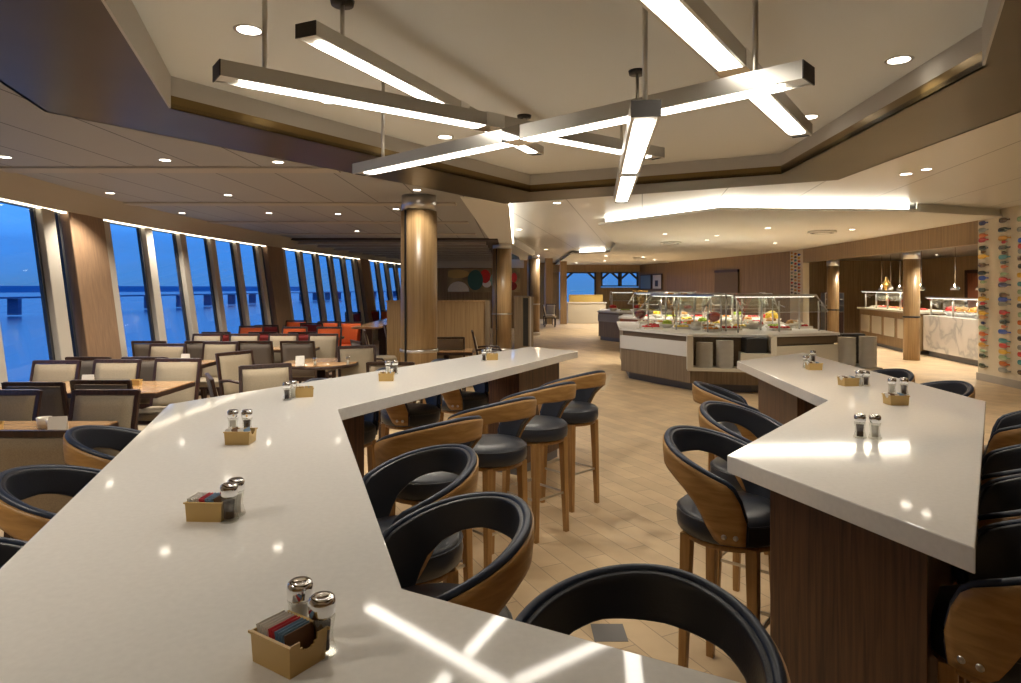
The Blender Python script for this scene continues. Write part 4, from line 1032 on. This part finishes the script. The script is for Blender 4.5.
# twiggy decorations on top of the islands
def twigs(x, y, z, lab, col='brass', h=.5, n=9, sd=1):
    r = empty('branch_arrangement', (x,y,z+.0005), 0, lab, 'decoration'); rn = random.Random(sd)
    MB().lathe([(0,0),(.06,0),(.09,.12),(.05,.18),(.04,.18),(0,.02)], 20).build('vase', 'glass', r)
    mb = MB()
    for k_ in range(n):
        a_ = rn.random()*6.28; s_ = rn.uniform(.08,.24); 
        mb.tube([(0,0,.02),(s_*.3*math.cos(a_),s_*.3*math.sin(a_),h*.5),(s_*math.cos(a_),s_*math.sin(a_),h*rn.uniform(.8,1.05))], .004, 5)
        mb.blob((s_*math.cos(a_),s_*math.sin(a_),h), .022, 8)
    tag(mb.build('branches', col, r), kind='stuff')
twigs(3.25,12.9,HB,'golden branch arrangement in a glass vase at the left rear of the front island', 'brass', .62, 14, 2)
twigs(4.75,14.0-.7,HB,'dark red branch arrangement right of centre behind the front island', 'foodred', .6, 8, 5)
twigs(4.1,20.6,HB,'pale branch arrangement on the rear island', 'cadtan', .6, 10, 6)
twigs(3.4,16.9,HB,'tall loose golden branches on the middle island', 'brass', .66, 12, 8)

# ------------------------------------------------------------------ kitchen counters in the right opening
mc_ = empty('carving_counter', (10.7,15.1,0), 0, 'white grey-veined marble counter left of the coloured bottle wall', 'counter')
def marble():
    m = new_mat('veined_marble'); n = m.node_tree; b = n.nodes['Principled BSDF']; t = n.nodes.new('ShaderNodeTexCoord'); q = n.nodes.new('ShaderNodeTexNoise'); r_ = n.nodes.new('ShaderNodeValToRGB')
    q.inputs['Scale'].default_value = 1.6; q.inputs['Detail'].default_value = 8; q.inputs['Distortion'].default_value = .5
    n.links.new(t.outputs['Object'], q.inputs['Vector']); n.links.new(q.outputs['Fac'], r_.inputs[0]); e_ = r_.color_ramp.elements
    e_[0].position = .40; e_[0].color = (.60,.57,.52,1); e_[1].position = .60; e_[1].color = (.64,.61,.56,1)
    for p_, c_ in ((.485,(.40,.39,.37,1)),(.52,(.58,.55,.5,1))): z_ = e_.new(p_); z_.color = c_
    n.links.new(r_.outputs[0], b.inputs['Base Color']); b.inputs['Roughness'].default_value = .2; return m
mpoly = [(10.22,16.1),(9.75,13.0),(9.75,12.3),(11.3,12.3),(11.3,16.1)]
MB().prism(rel(mpoly, mc_), .14, 1.0).build('marble_body', marble(), mc_, bevel=.006)
MB().prism(rel([(10.3,16.0),(9.85,13.0),(9.85,12.4),(11.2,12.4),(11.2,16.0)], mc_), 0, .14).build('plinth', 'kick', mc_)
for i in range(6):
    fm = ['foodred','foodbrn','foodorg','foodyel','foodorg','foodyel'][i]; cn = ['red','brown','orange','yellow','orange and bread','yellow green'][i]
    y = 15.6-i*.48; x = 10.45-.13*i*.5
    bowl(x+.15, y, 1.0, .20, fm, '%s food heap on the marble counter, %s from the column' % (cn, ordn(i)), bm_='chrome', dome=.9)
hc_ = empty('hot_counter', (10.7,18,0), 0, 'hot food counter with cream panels in dark wood framing, in the right opening', 'counter')
hp = [(10.0,16.2),(10.85,20.2),(11.9,20.2),(11.3,16.2)]
MB().prism(rel(hp, hc_), .1, 1.03).build('body', 'wallwood', hc_); MB().prism(rel([(9.94,16.15),(10.80,20.25),(11.95,20.25),(11.35,16.15)], hc_), 1.03, 1.08).build('worktop', 'creamlam', hc_)
MB().prism(rel([(10.1,16.3),(10.9,20.1),(11.8,20.1),(11.2,16.3)], hc_), 0, .1).build('plinth', 'kick', hc_)
ha = Vector((10.0,16.2)); hu = (Vector((10.85,20.2))-ha).normalized(); hn = Vector((-hu.y,hu.x))
for k_ in range(4):
    a = ha+hu*(.12+k_*1.0)+hn*.02; b = a+hu*.78; MB().prism(rel([a,b,b-hn*.03,a-hn*.03], hc_), .36, .86).build('cream_panel', 'creamlam', hc_)
for k_ in range(7):
    p_ = ha+hu*(.4+k_*.52)-hn*.35; tray(p_.x, p_.y, 1.08, .3, .4, ['foodred','foodred','foodorg','foodred','foodbrn','foodred','foodwht'][k_], 'food tray on the hot counter, %s from its near end' % ordn(k_))
def heatlamp(x, y, z0, zc, lab):
    r = empty('heat_lamp', (x,y,zc), 0, lab, 'heat lamp', 'chrome heat lamps over the hot counter')
    MB().lathe([(.10,z0-zc),(.105,z0-zc+.01),(.085,z0-zc+.07),(.03,z0-zc+.12),(.015,z0-zc+.16),(0,z0-zc+.17),(0,z0-zc+.15),(.08,z0-zc+.05)], 20).build('shade', 'chrome', r)
    MB().lathe([(0,z0-zc+.02),(.04,z0-zc+.03),(.03,z0-zc+.07),(0,z0-zc+.08)], 14).build('bulb', emit('heat_bulb', (1,.7,.4), 10), r)
    MB().cyl(.006, z0-zc+.16, 0, 8).build('cord', 'chrome', r)
for k_ in range(5):
    p_ = ha+hu*(.5+k_*.72)-hn*.4; heatlamp(p_.x, p_.y, 1.60, 2.62, 'chrome heat lamp over the hot counter, %s from its near end' % ordn(k_))
for k_ in range(3): heatlamp(10.3+.05*k_, 13.4+k_*.9, 1.62, 2.62, 'chrome heat lamp over the marble counter, %s from the bottle wall' % ordn(k_))
gp = ha+hu*.1-hn*.12; gq = ha+hu*3.9-hn*.12
guard(tuple(gp), tuple(gq), 'glass guard over the hot food counter', hz=.5, z=1.08, depth=-.4 if False else .0, n=5)
guard((9.95,13.0), (10.35,16.0), 'glass guard over the marble counter', hz=.45, z=1.0, depth=.0, n=4)
hood = empty('extractor_hood', (12.6,14.6,1.95), 0, 'stainless extractor hood behind the marble counter', 'hood')
MB().box(-.5,.5,-2.4,1.6,0,.10).box(-.3,.5,-2.3,1.5,.10,.6).build('canopy', 'steel', hood); MB().box(-.515,-.5,-2.2,1.4,.03,.07).build('light_strip', emit('cool_strip', (.75,.95,1), 3), hood)
o = MB().box(-.3,.3,-2.3,1.5,0,1.0).build('kitchen_range', 'steel'); o.location = (12.9,14.6,.0); tag(o, 'stainless kitchen range unit under the extractor hood', 'kitchen unit')
o = MB().box(-.03,0,-.25,.25,0,.09).build('exit_sign', emit('green_sign', (.1,.6,.25), .8)); o.location = (11.4,13.3,2.3); tag(o, 'small green glowing sign below the kitchen ceiling', 'sign')
for i,(x,y,lab) in enumerate(((11.0,19.0,'brass lantern ornament on the hot counter'),(10.9,14.6,'brass lantern ornament on the marble counter'))):
    r = empty('lantern', (x,y,(1.08 if i==0 else 1.0)+.0005), 0, lab, 'ornament')
    MB().lathe([(0,0),(.08,0),(.08,.02),(.02,.04),(.02,.5),(.0,.5)], 16).build('stand', 'brass', r)
    MB().lathe([(0,.5),(.06,.52),(.13,.62),(.13,.7),(.05,.8),(.03,.9),(0,.92)], 18).build('globe', 'brass' , r)
sh = empty('rack', (10.3,20.8,0), 0, 'open rack with plates and a cloche left of the hot counter', 'rack')
for z in (.9,1.1,1.3,1.5): MB().box(-.3,.3,-.15,.15,z,z+.02).build('shelf', 'steel', sh)
for sx_ in (-.29,.29): MB().box(sx_-.01,sx_+.01,-.15,.15,0,1.52).build('side', 'steel', sh)
MB().box(-.28,.28,-.14,.14,0,.9).build('cupboard','darkwood',sh)
d = empty('door_2', (0,0,0), kind='structure'); MB().box(13.5,13.58,17.2,19.2,0,2.1).build('door_panel','redwood',d); MB().box(13.48,13.6,17.1,17.2,0,2.2).box(13.48,13.6,19.2,19.3,0,2.2).box(13.48,13.6,17.1,19.3,2.1,2.2).build('door_frame','darkwood',d)
for i,(x,y) in enumerate(((9.6,13.2),(9.7,14.3),(9.9,15.4),(10.1,16.8),(10.3,18.2),(10.6,19.6),(11.8,14.0),(12.0,16.2),(12.2,18.6))):
    downlight(x, y, 2.619, 'small downlight in the kitchen ceiling, %s' % (('%s of the row over the counters' % ordn(i)) if i < 6 else ('%s of the row at the back' % ordn(i-6))), .04, 70)

# ------------------------------------------------------------------ coloured bottle ornaments on the ivory wall
cols = {'navy':(.02,.03,.12),'brown':(.10,.05,.015),'orange':(.55,.13,.02),'dark green':(.03,.05,.03),'yellow':(.70,.42,.03),'teal':(.06,.25,.28),'blue':(.02,.08,.45),'red':(.5,.03,.02),'pale green':(.30,.42,.24),'peach':(.60,.30,.10),'grey':(.25,.26,.24),'amber':(.55,.28,.04)}
for c_ in cols: M['b_'+c_] = P(c_.replace(' ','_')+'_glaze', cols[c_], .18, coat=.5)
bot_me = {}
def ornament(px, py, L, H, cn, lab, grp):
    """horizontal bottle on the wall plane"""
    k_ = (px-CX)/F; Y = (8.53-.0885*11.86)/(k_-.0885); X = k_*Y; z = CZ-(py-HY)*Y/F
    key = cn
    if key not in bot_me:
        m = MB(); prof = [(0,-.5),(.30,-.49),(.46,-.42),(.5,-.25),(.49,.02),(.38,.16),(.17,.24),(.13,.42),(.17,.44),(.17,.5),(0,.5)]
        o = m.lathe([(r_*1.0,z_) for r_, z_ in prof], 14, M4=Matrix.Rotation(-PI/2,4,'X')).build('bottle_ornament', 'b_'+cn); bot_me[key] = o.data
    else: o = bpy.data.objects.new('bottle_ornament', bot_me[key]); COL.objects.link(o)
    o.scale = (.03, L, H); o.rotation_euler = (0,0,-math.atan(.0885)+PI); o.location = (X-.018, Y, z); tag(o, lab, 'wall ornament', grp)
colA = [(222,'navy',11),(229,'grey',12),(234.5,'orange',11),(239,'red',12),(247,'dark green',11),(251,'brown',6),(255.5,'yellow',14),(264,'brown',13),(272,'dark green',13),(277,'blue',12),(281,'pale green',8),(289,'dark green',12),(294,'brown',6),(298,'yellow',13),(302.5,'red',8),(307,'dark green',12),(312,'yellow',12),(316,'peach',10),(322,'navy',6),(327,'pale green',12),(333,'orange',11),(339,'red',8),(344,'amber',12),(350,'pale green',9),(355,'dark green',11),(365,'dark green',11)]
colB = [(219,'brown',12),(228.5,'dark green',14),(237,'amber',14),(241,'red',6),(246.5,'dark green',13),(251.5,'brown',6),(256,'teal',13),(261.5,'dark green',9),(265.5,'orange',8),(273,'pale green',9),(278.5,'red',13),(284,'navy',14),(294,'brown',11),(298.5,'blue',14),(303,'grey',14),(311.5,'red',12),(315.5,'brown',8),(321,'dark green',11),(325.5,'orange',7),(331,'blue',14),(340,'teal',13),(345,'red',12),(351,'yellow',13),(357,'pale green',13),(363,'orange',12),(369.5,'grey',14)]
colC = [(217.5,'pale green',12),(228,'grey',12),(239,'blue',10),(245,'red',10),(250,'grey',10),(257,'brown',11),(265,'dark green',10),(274,'yellow',12),(283,'teal',11),(291,'pale green',11),(298,'yellow',11),(305,'dark green',12),(314,'pale green',10),(322,'orange',11),(331,'peach',11),(338,'dark green',11),(347,'grey',11),(354,'red',11),(362,'teal',11),(372,'brown',11)]
for ci, (cx0, cl) in enumerate(((984.5,colA),(1005.5,colB),(1024,colC))):
    for i, (py, cn, wpx) in enumerate(cl):
        Y = 11.5-.35*ci; sc_ = Y/F
        ornament(cx0, py+1, wpx*.0215*1.05, (.085 if wpx > 9 else .06), cn, '%s bottle-shaped ornament, %s from the top in the %s column of the ivory wall' % (cn, ordn(i) if i < 26 else 'last', ('left','middle','right')[ci]), 'coloured bottle ornaments on the near ivory wall')
rn = random.Random(5); ck = list(cols)
for c_ in range(3):
    for i in range(13):
        cn = ck[rn.randrange(len(ck))]
        ornament(792.6+c_*3.6, 253+i*3.3+c_*.8, .24, .075, cn, '%s ornament, %s from the top in %s column of the far ivory panel' % (cn, ordn(i), ('left','middle','right')[c_]), 'tiny ornaments on the far ivory panel')
